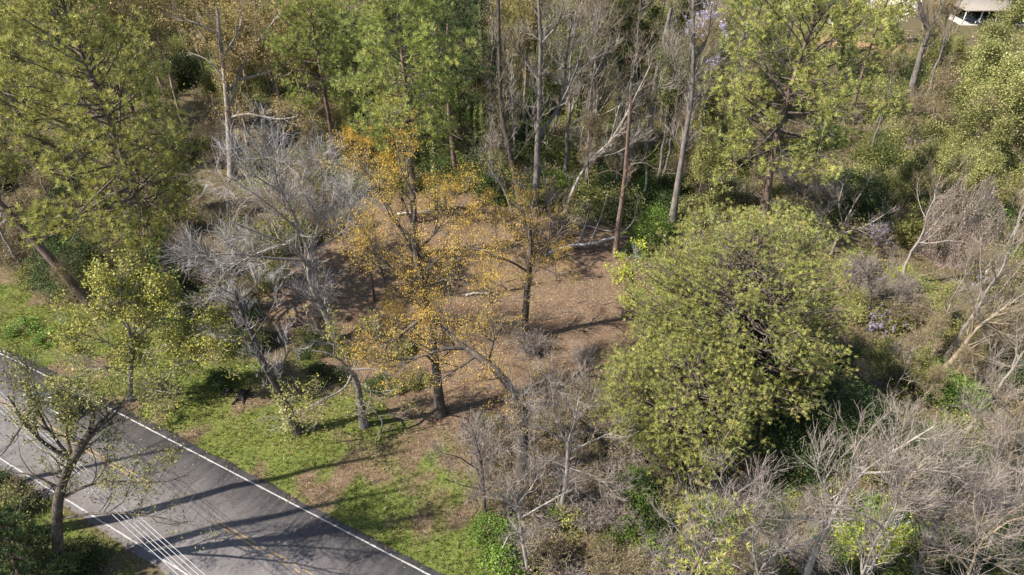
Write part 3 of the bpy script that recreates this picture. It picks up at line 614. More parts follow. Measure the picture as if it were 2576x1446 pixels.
# bare trees at the back of the clearing
BT = 'bark_grey'
decid(gp(1342, 540), [([(1348, 460), (1352, 340), (1356, 210), (1358, 100), (1350, -20)], .40, .12, 0), ([(1355, 330), (1385, 300), (1410, 260), (1425, 150), (1440, 40)], .2, .06, 1), ([(1358, 120), (1400, 60), (1420, -10)], .12, .04, -1),
    ([(1410, 260), (1440, 200), (1470, 120), (1500, 70)], .13, .03, -1), ([(1356, 210), (1320, 150), (1290, 100)], .09, .03, 0), ([(1425, 170), (1470, 160), (1530, 130)], .08, .02, 1), ([(1354, 280), (1310, 260), (1270, 210)], .08, .02, -1)],
    'tall pale forked tree standing at the back rim of the clearing', bk=BT, tw='twig_pale', lv=TW(90, 520, 1900, 1.15), seed=48)
decid(gp(1312, 535), [([(1295, 440), (1280, 370), (1262, 280), (1256, 150), (1252, -20)], .30, .14, .5), ([(1300, 470), (1260, 430), (1240, 400)], .09, .03, -1), ([(1290, 410), (1330, 350), (1345, 300)], .08, .03, -1)],
    'dark straight-stemmed leaning tree at the back rim of the clearing', bk='bark_oak', tw='twig_pale', lv=TW(40, 200, 800, 1.1), seed=49)
decid(gp(1290, 545), [([(1270, 480), (1235, 420), (1210, 370)], .16, .05, -1), ([(1262, 465), (1210, 410), (1190, 380)], .07, .02, -1), ([(1240, 425), (1245, 360), (1230, 320)], .07, .02, 0)],
    'low pale leaning tree with curved twigs in front of the dark evergreen shrubs', bk='bark_pale', tw='twig_pale', lv=TW(30, 170, 600, .8), seed=50)
decid(gp(1420, 535), [([(1440, 480), (1480, 410), (1530, 360), (1570, 300), (1610, 220), (1640, 160)], .19, .06, 0), ([(1530, 360), (1560, 260), (1590, 190)], .09, .03, 1), ([(1470, 430), (1460, 350), (1480, 290)], .07, .02, 0), ([(1500, 385), (1560, 380), (1600, 350)], .07, .02, -1), ([(1600, 240), (1660, 220), (1700, 200)], .07, .02, 1)],
    'pale curving tree that sweeps up in an arc behind the clearing', bk='bark_pale', tw='twig_pale', lv=TW(56, 320, 1100, 1.0), seed=51)
decid(gp(1548, 645), [([(1556, 560), (1572, 440), (1580, 330), (1588, 240)], .27, .13, 0), ([(1575, 420), (1610, 410), (1660, 430)], .06, .02, -.5), ([(1570, 450), (1540, 430), (1500, 440)], .06, .02, 0)],
    'reddish straight snag with a broken top at the pine-side rim of the clearing', bk='bark_pine', tw='twig_tan', name='dead_snag', lv=TW(16, 80, 260, .8), seed=52)
decid(gp(1690, 562), [([(1705, 460), (1722, 350), (1738, 250), (1745, 120), (1745, -20)], .34, .12, 0), ([(1738, 250), (1700, 180), (1690, 120)], .09, .03, 0), ([(1742, 160), (1780, 90), (1790, 10)], .12, .03, 1), ([(1744, 200), (1790, 170), (1830, 180)], .08, .02, -1), ([(1745, 90), (1720, 40), (1700, -10)], .08, .02, 0)],
    'tall grey tree with purple blossom vines in its top, beside the snag', bk=BT, tw='twig_pale', lv=TW(70, 400, 1500, 1.1), seed=53)
WIST_A = True
decid(gp(1636, 395), [([(1640, 260), (1660, 150), (1690, 20)], .36, .2, 0), ([(1655, 180), (1690, 140), (1720, 130)], .08, .03, 0)],
    'bare grey pole-like trunk leaning beyond the snag, farther back', bk='bark_grey', tw='twig_tan', lv=TW(14, 60, 240, 1.0), seed=54)
decid(gp(1376, 645), [([(1378, 600), (1382, 540), (1372, 470), (1360, 420)], .11, .04, 0), ([(1382, 560), (1420, 500), (1440, 460)], .05, .02, 0), ([(1380, 520), (1340, 470), (1330, 430)], .05, .02, 0), ([(1380, 570), (1430, 550), (1470, 535)], .04, .015, 0)],
    'small many-branched bare tree at the butt of the fallen pale log', bk='bark_grey', tw='twig_pale', lv=TW(30, 160, 520, .7), seed=55)
for k, (bu, bv, tp, r, s, L) in enumerate([(1221, 405, [(1216, 300), (1213, 150), (1206, -20)], .24, 56, 'straight trunk thickly wrapped in bright green ivy'), (1192, 345, [(1186, 290), (1183, 200)], .16, 57, 'thin short ivy-clad trunk next to the thick ivy-wrapped one'),
        (1098, 530, [(1094, 400), (1090, 250), (1085, 80)], .2, 58, 'dark ivy-covered trunk behind the golden sapling')]):
    decid(gp(bu, bv), [(tp, r, r*.5, 0)], L, name='ivied_tree', bk='bark_oak', tw='twig_tan', ivyn=2600 if k != 1 else 900, ivypal=BRGR+PRIV, lv=TW(14, 70, 240, .9), seed=s)
# bare tree below the clearing and the wood in the lower right
decid(gp(1408, 1290), [([(1420, 1230), (1425, 1160), (1428, 1110)], .15, .08, 0), ([(1427, 1140), (1480, 1110), (1520, 1090), (1545, 1060)], .06, .02, .5), ([(1428, 1120), (1400, 1060), (1390, 1000), (1380, 940)], .06, .02, .5), ([(1428, 1110), (1450, 1040), (1460, 980)], .06, .02, .5), ([(1424, 1180), (1370, 1150), (1330, 1120)], .05, .015, 0),
    ([(1424, 1180), (1480, 1190), (1530, 1220)], .05, .015, -.5), ([(1428, 1115), (1350, 1060), (1320, 1010)], .05, .015, -.5)],
    'slender pale tree with fine spreading twigs in front of the bushy pines', bk='bark_pale', tw='twig_mauve', lv=TW(80, 460, 1900, .75), seed=59)
LR = [((2010, 1500), [(2050, 1390), (2100, 1290), (2170, 1190), (2260, 1130), (2350, 1075)], .20, [([(2100, 1290), (2060, 1200), (2040, 1130)], .07, .02, 0), ([(2140, 1230), (2140, 1160), (2160, 1100)], .07, .02, 0), ([(2190, 1180), (2280, 1180), (2360, 1170)], .07, .02, -1), ([(2080, 1330), (2000, 1300), (1900, 1290)], .06, .02, -1), ([(2070, 1350), (1990, 1380), (1920, 1400)], .06, .02, -1)], 'long pale trunk leaning through the tangle of bare branches', 'bark_pale', 61),
      ((2290, 1500), [(2330, 1380), (2370, 1300), (2410, 1240), (2480, 1180)], .16, [([(2350, 1340), (2290, 1270), (2260, 1200)], .06, .02, 0), ([(2390, 1260), (2380, 1180), (2360, 1120)], .06, .02, 0), ([(2340, 1360), (2420, 1380), (2520, 1400)], .06, .02, -1), ([(2420, 1230), (2500, 1250), (2575, 1240)], .06, .02, 0)], 'bare greyish tree forking low beside the lime-leafed bush', 'bark_grey', 62),
      ((2350, 950), [(2400, 900), (2450, 830), (2530, 770), (2600, 720)], .22, [([(2420, 870), (2480, 900), (2560, 930)], .08, .02, -1), ([(2440, 840), (2450, 770), (2430, 710)], .07, .02, 0), ([(2480, 805), (2540, 850), (2600, 860)], .07, .02, -1), ([(2410, 890), (2440, 960), (2500, 1000)], .07, .02, -1.5)], 'tan-barked leaning tree beyond the bushy pines', 'bark_tan', 63),
      ((2520, 1290), [(2530, 1180), (2560, 1080), (2590, 960)], .18, [([(2535, 1150), (2480, 1090), (2450, 1020)], .07, .02, 0), ([(2545, 1120), (2570, 1180), (2600, 1220)], .06, .02, -1), ([(2560, 1060), (2510, 1000), (2490, 940)], .07, .02, .5)], 'bare yellowish tree arching over the thicket beyond the lime sapling', 'bark_tan', 64),
      ((1745, 1520), [(1760, 1420), (1790, 1340), (1835, 1270)], .14, [([(1775, 1380), (1720, 1350), (1680, 1300)], .05, .02, 0), ([(1780, 1360), (1850, 1350), (1900, 1320)], .05, .02, -.5), ([(1765, 1410), (1840, 1420), (1880, 1440)], .05, .02, -1)], 'pale bare tree rising past the small young pine', 'bark_pale', 65),
      ((2090, 640), [(2110, 590), (2140, 530), (2170, 480)], .12, [([(2105, 600), (2060, 540), (2030, 500)], .06, .02, 0), ([(2110, 590), (2190, 560), (2250, 520)], .06, .02, 0), ([(2120, 570), (2110, 510), (2120, 460)], .05, .02, .5), ([(2100, 610), (2040, 590), (2000, 560)], .05, .02, 0), ([(2120, 560), (2200, 600), (2240, 660)], .05, .02, -1)], 'wide vase-shaped grey bare tree behind the round-topped pine', 'bark_pale', 66),
      ((2180, 800), [(2190, 740), (2180, 690), (2150, 650)], .09, [([(2190, 740), (2230, 700), (2240, 660)], .04, .02, 0), ([(2185, 710), (2140, 700), (2110, 680)], .04, .02, 0)], 'low grey bare tree touching the flank of the round-topped pine', 'bark_grey', 67),
      ((1330, 1440), [(1310, 1330), (1300, 1270), (1280, 1200)], .13, [([(1305, 1290), (1260, 1250), (1210, 1230)], .05, .02, -.5), ([(1305, 1300), (1360, 1270), (1410, 1240)], .05, .02, 0), ([(1310, 1330), (1280, 1350), (1260, 1380)], .05, .02, -1), ([(1300, 1270), (1340, 1220), (1360, 1170)], .05, .02, .5)], 'bare sapling with zigzag pale branches at the foot of the massive leaning tree', 'bark_pale', 68),
      ((1220, 1310), [(1215, 1230), (1205, 1150), (1190, 1090)], .13, [([(1210, 1190), (1150, 1150), (1110, 1140)], .05, .02, -.5), ([(1205, 1150), (1250, 1110), (1290, 1090)], .05, .02, 0), ([(1215, 1230), (1170, 1220), (1120, 1200)], .04, .02, -1)], 'bent bare tree on the shaded grass beside the massive leaning tree', 'bark_oak', 69)]
def spray(tp, k):
    (u0, v0), (u1, v1) = tp[0], tp[-1]; m_ = tp[len(tp)//2]; e = 1 if k % 2 else -1
    return [([tp[0], (u0-e*50, v0-60), (u0-e*80, v0-120)], .06, .02, .3), ([m_, (m_[0]+e*60, m_[1]-40), (m_[0]+e*130, m_[1]-60)], .06, .02, -.6), ([m_, (m_[0]-e*30, m_[1]-70), (m_[0]-e*20, m_[1]-130)], .05, .02, .4), ([tp[-1], (u1+e*50, v1-30), (u1+e*90, v1-90)], .05, .02, 0)]
for k, (bb, tp, L) in enumerate([((2150, 1570), [(2175, 1430), (2225, 1330), (2300, 1260)], 'bare leaning tree spreading pale sprays just behind the lime sapling'), ((2420, 1570), [(2440, 1440), (2480, 1350), (2540, 1290)], 'bare leaning tree past the low-forking grey tree'),
        ((1930, 1570), [(1905, 1440), (1890, 1360), (1900, 1290)], 'upright bare tree between the young pine and the long pale trunk'), ((2250, 1330), [(2265, 1250), (2300, 1180), (2365, 1130)], 'bare tree arching above the long pale leaning trunk'),
        ((2480, 1400), [(2500, 1320), (2480, 1250), (2430, 1190)], 'bare tree bowing back over the low-forking grey tree')]):
    LR.append((bb, tp, .12, spray(tp, k), L, 'bark_pale' if k % 2 == 0 else 'bark_tan', 60))
for (bu, bv), tp, r, lm, L, bk_, s in LR:
    b = gp(bu, bv)
    decid(b, [(tp, r, r*.14, 0)]+lm, L, bk=bk_, tw='twig_mauve', lv=[dict(n=60, l=(1.1, 2.8), K=6, t=(.2, 1), a=(20, 55), wig=.12), dict(n=420, l=(.7, 1.9), K=5, t=(.2, 1), a=(18, 50), rmin=.010, wig=.12), dict(n=1500, l=(.4, 1.2), K=3, t=(.15, 1), a=(18, 55), rmin=.0078, wig=.14)] if s < 65 else TW(40, 240, 900, .7), seed=s+bu)
decid(gp(2192, 1480), [([(2190, 1420), (2195, 1360), (2205, 1310)], .08, .03, 0), ([(2190, 1420), (2150, 1390), (2130, 1370)], .04, .015, 0), ([(2192, 1390), (2230, 1360), (2240, 1340)], .04, .015, 0)],
    'lime-green leafing sapling among the grey bare branches', name='leafing_sapling', bk='bark_grey', tw='twig_grey', lv=TW(24, 130, 450, .6), leaf=dict(n=3800, s=.13, pal=LIME, sp=.13, hole=.25, hs=.9, asp=.8), seed=70)
decid(gp(1625, 840), [([(1600, 760), (1590, 690), (1590, 640)], .08, .03, 0), ([(1600, 760), (1570, 730), (1550, 690)], .04, .015, 0), ([(1600, 750), (1640, 720), (1650, 690)], .04, .015, 0)],
    'lime-green leafing sapling where the round-topped pine meets the clearing', name='leafing_sapling', bk='bark_grey', tw='twig_grey', lv=TW(24, 130, 450, .7), leaf=dict(n=3200, s=.14, pal=LIME, sp=.15, hole=.25, asp=.8), seed=71)
decid(gp(2288, 240), [([(2295, 215), (2318, 130), (2335, 80), (2320, 40), (2310, 0)], .5, .2, 0), ([(2335, 80), (2360, 40), (2370, 0)], .2, .1, 1)],
    'thick bare leaning trunk in front of the far driveway', bk='bark_grey', tw='twig_tan', name='bare_tree', lv=TW(40, 200, 700, 1.4), seed=72)
decid(gp(2245, 110), [([(2240, 70), (2235, 40)], .18, .08, 0), ([(2240, 75), (2215, 40), (2210, 10)], .08, .03, 0), ([(2240, 75), (2260, 45), (2265, 15)], .08, .03, 0)],
    'white flowering tree in full bloom near the far driveway', name='flowering_tree', bk='bark_oak', tw='twig_tan', lv=TW(30, 160, 500, 1.1), leaf=dict(n=5200, s=.3, pal=WHIT, sp=.35, hole=.2, asp=.9, part='blossom'), seed=73)

# ------------------------------------------------------------------ copied trees of the wood
rngF = np.random.default_rng(100)
def auto_tree(name, label, group, h, r0, seed, lv, bk, tw, leaf=None, nl=9, spread=.32, cb=.35, ivyn=0):
    rng = np.random.default_rng(seed); base = np.array([0., 0., 0.]); root = thing(name, base, label, 'tree', group)
    K = 16; t = np.linspace(0, 1, K)[:, None]; P = np.concatenate([np.cumsum(rng.normal(size=(K, 2))*.13, 0), t*h], 1); P[0] = (P[1][0], P[1][1], -.3)
    R = flare(r0*(1-.85*t[:, 0]), K, .5)
    Ls, LRr = grow(P[None], R[None], nl, (cb, .97), (22, 48), (h*spread*.7, h*spread*1.3), 16, rng, .10, .05, .6, .03, .25, .45)
    Ps = np.concatenate([P[None], Ls]); Rs = np.concatenate([R[None], LRr])
    prt('trunk', [sweep(P[None], R[None], 8, rng, .05)], M[bk], root)
    for k in range(len(Ls)): prt('limb', [sweep(Ls[k:k+1], LRr[k:k+1], 5, rng)], M[bk], root)
    if ivyn: ivy(root, P, R, ivyn, rng, BRGR+PRIV, .2, .9, 1.5)
    up = np.stack([P[K//3:][np.linspace(0, K-K//3-1, 16).astype(int)]]); upR = np.stack([R[K//3:][np.linspace(0, K-K//3-1, 16).astype(int)]])
    finish(root, np.concatenate([up, Ls]), np.concatenate([upR, LRr]), lv, leaf, rng, bk, tw); return root
LB = 'tall leafless tree of the wood behind the clearing'
TA = auto_tree('bare_tree', LB, 'leafless trees of the wood', 20, .28, 81, TW(50, 260, 900, 1.1), 'bark_grey', 'twig_tan', nl=10)
TB = auto_tree('bare_tree', LB, 'leafless trees of the wood', 17, .22, 82, TW(50, 260, 900, 1.0), 'bark_pale', 'twig_tan', nl=9, spread=.38)
LT = 'tree hazed with tan and yellowish new leaves in the wood'
TC = auto_tree('leafing_tree', LT, 'leafing trees of the wood', 16, .24, 83, TW(60, 340, 1200, 1.15), 'bark_tan', 'twig_tan', leaf=dict(n=15000, s=.2, pal=TANL+OLIVE, sp=.35, hole=.25), nl=9, spread=.4)
TD = auto_tree('leafing_tree', 'yellow-green leafy tree of the far wood', 'yellow-green trees of the wood', 12, .2, 84, TW(60, 340, 1000, 1.15), 'bark_tan', 'twig_tan', leaf=dict(n=15000, s=.22, pal=PRIV, sp=.4, hole=.2), nl=11, spread=.45, cb=.2)
TE = auto_tree('ivied_tree', 'evergreen ivy-hung tree with dark leaves in the wood', 'ivy-hung trees of the wood', 17, .26, 85, TW(50, 260, 800, 1.1), 'bark_oak', 'twig_tan', leaf=dict(n=14000, s=.2, pal=DKGR+OLIVE, sp=.35, hole=.3), nl=8, spread=.3, cb=.4, ivyn=2600)
TU = auto_tree('bare_tree', 'x', 'x', 9, .10, 88, [dict(n=60, l=(.9, 2.2), K=5, t=(.2, 1)), dict(n=420, l=(.5, 1.3), K=4, t=(.2, 1), rmin=.012), dict(n=1900, l=(.3, .9), K=3, t=(.15, 1), rmin=.011)], 'bark_tan', 'twig_tan', nl=6, spread=.34, cb=.2, leaf=dict(n=1500, s=.12, pal=TANL+OLIVE, sp=.15))
TV = auto_tree('leafing_tree', 'x', 'x', 8, .10, 89, TW(40, 240, 700, .7), 'bark_tan', 'twig_tan', nl=6, spread=.36, cb=.2, leaf=dict(n=6500, s=.16, pal=OLIVE+PRIV, sp=.25, hole=.25))
TP = pine((0, 0, 0), (.3, 0, 22), 'tall pine standing farther back in the wood', .3, .5, 4.6, 46, 5, 6.0, 86, 'tall', PINE_Y, 'pines of the far wood')
TQ = pine((0, 0, 0), (.2, .3, 19), 'tall pine standing farther back in the wood', .28, .45, 4.0, 42, 5, 6.0, 87, 'tall', PINE_DK_SHADE, 'pines of the far wood')
protos = {'A': TA, 'B': TB, 'C': TC, 'D': TD, 'E': TE, 'P': TP, 'Q': TQ, 'U': TU, 'V': TV}; used = set()
LN = {'A': 'tall leafless grey tree', 'B': 'pale-barked leafless tree', 'C': 'tree hazed with tan new leaves', 'D': 'yellow-green leafy tree', 'E': 'ivy-hung tree with dark leaves', 'P': 'tall yellow-green pine', 'Q': 'tall dark green pine', 'U': 'slender twiggy tan tree', 'V': 'small olive-leafed tree'}
def where_is(u, v):
    if v > 1180: return 'in the tangle below the bushy pines'
    if v > 700 and u > 1800: return 'in the thicket behind the bushy pines'
    if u < 420: return 'in the roadside wood by the very tall pine'
    if u < 780: return 'in the wood round the forked tan-leafed tree'
    if u < 1200: return 'in the wood behind the golden flowering trees'
    if u < 1480: return 'in the wood behind the clearing rim'
    if u < 1780: return 'in the wood behind the reddish snag'
    if u < 2150: return 'in the wood round the crooked pine'
    return 'on the leafy slope before the far houses'
HERO = [(2385, 640, 95, 150), (2480, 720, 95, 110), (2225, 820, 90, 90), (2205, 610, 80, 60), (2450, 610, 60, 80), (2530, 680, 60, 70), (2390, 1020, 70, 70), (2060, 1090, 150, 150), (2400, 480, 70, 70), (585, 450, 130, 110), (1640, 600, 60, 60), (200, 720, 80, 60),
        (2130, 560, 90, 60), (1785, 560, 110, 90), (1912, 600, 40, 40), (2300, 240, 60, 110), (2240, 110, 60, 80)]
def blocks(u, v): return any(abs(u-a) < w and b-12 < v < b+h for a, b, w, h in HERO)
def put(kind, u, v, sc=1.0):
    p = gp(u, v); o = protos[kind]; rz = rngF.uniform(0, 6.28); sc *= rngF.uniform(.85, 1.15); L = LN[kind]+' '+where_is(u, v)
    if kind in used: dup(o, p, rz, sc, L, L)
    else:
        used.add(kind); o.location = p; o.rotation_euler = (0, 0, rz); o.scale = (sc, sc, sc); o['label'] = L; o['group'] = L
for (u0, u1, v0, v1, n, kk) in [(-40, 460, 470, 800, 16, 'UUV'), (400, 850, 300, 620, 22, 'UUVC'), (830, 1250, 220, 460, 14, 'UVVQE'), (1230, 1780, 220, 520, 40, 'UVVAABE'), (1740, 2180, 220, 600, 24, 'UVV'), (2150, 2640, 180, 620, 30, 'VVDU'), (2100, 2640, 600, 980, 24, 'UUVB'), (1900, 2640, 980, 1240, 14, 'UUV'), (-40, 2200, 130, 240, 34, 'UCVPAQ'), (1180, 1900, 190, 330, 16, 'QEPQ'), (1500, 2150, 230, 380, 8, 'EPQ')]:
    for _ in range(n):
        u, v = rngF.uniform(u0, u1), rngF.uniform(v0, v1); p = G(u, v); k = kk[rngF.integers(len(kk))]
        if inpoly(np.array([p[0]]), np.array([p[1]]), CLR)[0] or abs(float(road_sd(p[0], p[1]))) < 9 or blocks(u, v): continue
        if k == 'C' and v > 400: k = 'U'
        sc = rngF.uniform(.55, 1.0) if k in 'UV' else rngF.uniform(.6, .9)
        if v > 600: sc *= .75
        put(k, u, v, sc)
for kind, u, v, sc in [
    ('P', 130, 420, 1.1), ('P', -20, 470, 1.15), ('P', 230, 300, 1.1), ('P', 60, 330, 1.15), ('C', 420, 420, 1.0), ('C', 470, 330, 1.0), ('C', 720, 340, .9), ('C', 640, 270, 1.0), ('Q', 300, 330, 1.1), ('P', -40, 560, 1.1), ('C', 330, 560, .7), ('B', 60, 690, .7), ('C', 60, 620, .7),
    ('B', 300, 690, .5), ('A', 720, 330, .9), ('Q', 1080, 370, 1.05), ('P', 940, 330, 1.0), ('Q', 1180, 300, 1.0), ('E', 1000, 290, 1.0), ('Q', 790, 290, 1.1), ('E', 1130, 260, 1.0),
    ('A', 1250, 390, .95), ('A', 1470, 430, .9), ('B', 1420, 400, 1.0), ('A', 1560, 380, 1.0), ('B', 1500, 330, 1.0), ('E', 1590, 300, .95), ('A', 1660, 330, 1.0), ('C', 1440, 300, 1.0), ('C', 1320, 330, 1.0), ('A', 1380, 270, 1.0),
    ('A', 1790, 430, .9), ('B', 1830, 400, .8), ('C', 1760, 330, .9), ('P', 2130, 330, .85), ('P', 1860, 260, 1.0), ('D', 2190, 330, .7), ('D', 2400, 360, .8), ('D', 2450, 420, 1.0), ('D', 2420, 300, 1.0), ('D', 2540, 330, 1.0),
    ('D', 2480, 220, 1.0), ('C', 2550, 220, 1.0), ('B', 2520, 560, .6), ('B', 2560, 480, .7), ('A', 2330, 250, .8), ('P', 2060, 200, .8), ('P', 1960, 190, .9), ('E', 1700, 230, 1.0), ('C', 1250, 230, 1.0), ('C', 560, 250, 1.1), ('C', 860, 230, 1.0),
    ('A', 1150, 210, 1.0), ('P', 640, 210, 1.1), ('C', 420, 240, 1.1), ('A', 1530, 220, 1.0), ('E', 1880, 350, .7), ('A', 2180, 420, .55), ('A', 2050, 420, .6), ('B', 2490, 1010, .5), ('B', 2240, 1000, .35), ('B', 2130, 1260, .33), ('B', 1950, 1420, .33)]:
    put(kind, u, v, sc)

TPole = auto_tree('bare_tree', 'x', 'x', 21, .36, 91, TW(8, 30, 90, .9), 'bark_oak', 'twig_tan', nl=4, spread=.2, cb=.72)
TPole_first = True
for p_, sc_, L_ in [((-30.0, 24.1), 1.25, 'tall leafless tree on the near road side, above the short dark pine'), ((-30.4, 21.0), 1.3, 'tall leafless tree on the near road side, behind the forked tree'), ((-41, 25.5), 1.1, 'tall leafless tree on the near road side, farthest from the forked tree')]:
    if TPole_first: TPole.location = ground_at((p_[0], p_[1], 0)); TPole.scale = (sc_, sc_, sc_); TPole['label'] = L_; TPole['group'] = 'tall bare trees on the near road side'; TPole_first = False
    else: dup(TPole, ground_at((p_[0], p_[1], 0)), rngF.uniform(0, 6.28), sc_, L_, 'tall bare trees on the near road side')
# ------------------------------------------------------------------ shrubs
def lumps(n, k, R, H, rng, flatb=.25):
    c = unit(rng.normal(size=(k, 3)))*rng.uniform(.55, 1.0, (k, 1))**.5; c[:, 2] = np.abs(c[:, 2]); c *= np.array([R, R, H*.8]); c[:, 2] += H*.12
    ci = rng.integers(0, k, n); p = c[ci]+rng.normal(size=(n, 3))*np.array([R, R, H])*.15; p[:, 2] = np.maximum(p[:, 2], .05); return p, ci, c
def shrub_parts(kind, R, H, seed):
    rng = np.random.default_rng(seed); out = []; q_ = R*R
    def stems(k, tgt, r=.025, K=6):
        b0 = rng.normal(size=(k, 3))*np.array([R*.18, R*.18, 0]); P = []
        for j in range(k):
            a = b0[j]; e = tgt[j % len(tgt)]; m = (a+e)*.5+np.array([0, 0, H*.12]); P.append(resample([a-np.array([0, 0, .15]), m, e], K))
        P = np.array(P); return P, np.tile(np.linspace(r, r*.35, K), (k, 1))
    if kind in ('privet', 'evergreen', 'bright', 'olive', 'lime'):
        pal = dict(privet=PRIV, evergreen=DKGR, bright=BRGR, olive=OLIVE, lime=LIME)[kind]
        n = int({'privet': 1500, 'evergreen': 1900, 'bright': 1500, 'olive': 1150, 'lime': 1100}[kind]*R**1.7)
        p, ci, c = lumps(n, int(22+14*q_), R, H, rng); V, F = leaves(p, (.13 if kind != 'evergreen' else .12)*R**.2, rng, .6, .65)
        k = int(14+4*q_); P, Rr = stems(k, c, .03); tw, twr = grow(P, Rr, int(130*R**1.5), (.3, 1), (25, 60), (.5, 1.1), 4, rng)
        out = [('stems', [sweep(P, Rr, 3, rng), sweep(tw, twr, 2, rng)], 'twig_tan', None), ('foliage', [(V, F)], 'leaf', np.repeat(palette(pal, n, rng, .2, ci, .25), 4, 0))]
    elif kind in ('brush', 'greybrush'):
        k = int(24*R); a = rng.uniform(0, 6.28, k); rr = R*rng.uniform(.3, 1.0, k); tgt = np.stack([np.cos(a)*rr, np.sin(a)*rr, H*rng.uniform(.5, 1.05, k)], -1)
        P, Rr = stems(k, tgt, .022); t1, r1 = grow(P, Rr, int(200*R**1.4), (.25, 1), (20, 60), (.4*R**.6, .9*R**.6), 5, rng, .25, .08, .6, .010); t2, r2 = grow(t1, r1, int(650*R**1.5), (.2, 1), (25, 65), (.25, .6), 3, rng, .3, .05, .6, .010)
        mt = 'twig_brush' if kind == 'brush' else 'twig_mauve'
        out = [('stems', [sweep(P, Rr, 3, rng), sweep(t1, r1, 2, rng), sweep(t2, r2, 2, rng)], mt, None)]
        if kind == 'brush':
            p = t2[:, -1][:int(380*R**1.6)]; V, F = leaves(p, .10, rng); out.append(('foliage', [(V, F)], 'leaf', np.repeat(palette(TANL+OLIVE, len(p), rng), 4, 0)))
    elif kind == 'vine':
        n = int(150*q_); d = unit(rng.normal(size=(n, 3))); d[:, 2] = np.abs(d[:, 2]); K = 8; P = np.zeros((n, K, 3)); d0 = d.copy()
        for k in range(K):
            lump = 1+.42*(vnoise(d[:, 0]*3+5, d[:, 1]*3+d[:, 2]*2+5, .8, 9)-.5)*2
            zz = np.clip(d[:, 2:3], 0, 1); P[:, k] = np.concatenate([unit(d[:, :2])*np.sqrt(np.clip(1-zz**3.2, 0, 1))*R, zz*H], 1)*(lump*rng.uniform(.94, 1.05, n))[:, None]
            d = unit(d+np.array([0, 0, -.10])+unit(d0*np.array([1, 1, .01]))*.04+rng.normal(size=(n, 3))*.09)
        P[:, :, 2] = np.maximum(P[:, :, 2], .03); Rr = np.full((n, K), .011)
        m = int(1900*q_); p = P[:, 1:].reshape(-1, 3)[rng.integers(0, n*(K-1), m)]+rng.normal(size=(m, 3))*.10; V, F = leaves(p, .11, rng, .2)
        core, cr_ = stems(10, P[:, 0][::max(1, n//10)]*.9, .06)
        out = [('stems', [sweep(core, cr_, 5, rng), sweep(P, Rr, 2, rng)], 'twig_mauve', None), ('foliage', [(V, F)], 'leaf', np.repeat(palette(PINK, m, rng, .25), 4, 0))]
    elif kind == 'wisteria':
        n = int(22*q_); p, ci, c = lumps(n, 16, R, H, rng); C = []
        for q in p:
            m = 24; l = rng.uniform(.25, .5); z = rng.uniform(0, 1, m); C.append(q+np.stack([rng.normal(size=m)*.07*(1.1-z), rng.normal(size=m)*.07*(1.1-z), -z*l], -1))
        C = np.concatenate(C); V, F = leaves(C, .12, rng, 0, .9)
        P, Rr = stems(16, c, .02); tw, twr = grow(P, Rr, int(110*q_), (.2, 1), (25, 70), (.5, 1.3), 5, rng, .35, .0)
        out = [('stems', [sweep(P, Rr, 4, rng), sweep(tw, twr, 3, rng)], 'twig_tan', None), ('flowers', [(V, F)], 'leaf', np.repeat(palette(PURP, len(C), rng, .2), 4, 0))]
    return out
SHP = {}
def shrub(kind, variant, loc, sx, sz, label, group=None, name=None):
    cls = 1.1 if sx < 1.5 else (2.0 if sx < 2.7 else 3.4)
    if cls > 1.5: variant = 0
    asp_ = sz/sx; ac = .9 if asp_ < 1.25 else 1.7; key = (kind, variant, cls, ac)
    if key not in SHP:
        SHP[key] = []
        for nm, parts, mat, tint in shrub_parts(kind, cls, cls*ac, sum(map(ord, kind))*7+variant*31+int(cls*10)):
            V, F = cat(parts); me = mesh(kind+'_'+nm, V, F, tint, False); me.materials.append(M[mat]); SHP[key].append((nm, me))
    nmz = name or {'privet': 'privet_shrub', 'evergreen': 'evergreen_shrub', 'bright': 'green_bush', 'olive': 'olive_bush', 'lime': 'lime_bush', 'brush': 'bare_brush', 'greybrush': 'grey_brush', 'vine': 'vine_mound', 'wisteria': 'wisteria_vine'}[kind]
    r = thing(nmz, loc, label, {'brush': 'brush', 'greybrush': 'brush', 'vine': 'vines', 'wisteria': 'flowering vine'}.get(kind, 'shrub'), group)
    r.rotation_euler = (0, 0, rngF.uniform(0, 6.28)); r.scale = (sx/cls, sx/cls, sz/(cls*ac))
    for nm, me in SHP[key]:
        o = bpy.data.objects.new(nm, me); COL.objects.link(o); o.parent = r; o['kind'] = 'stuff'
    return r
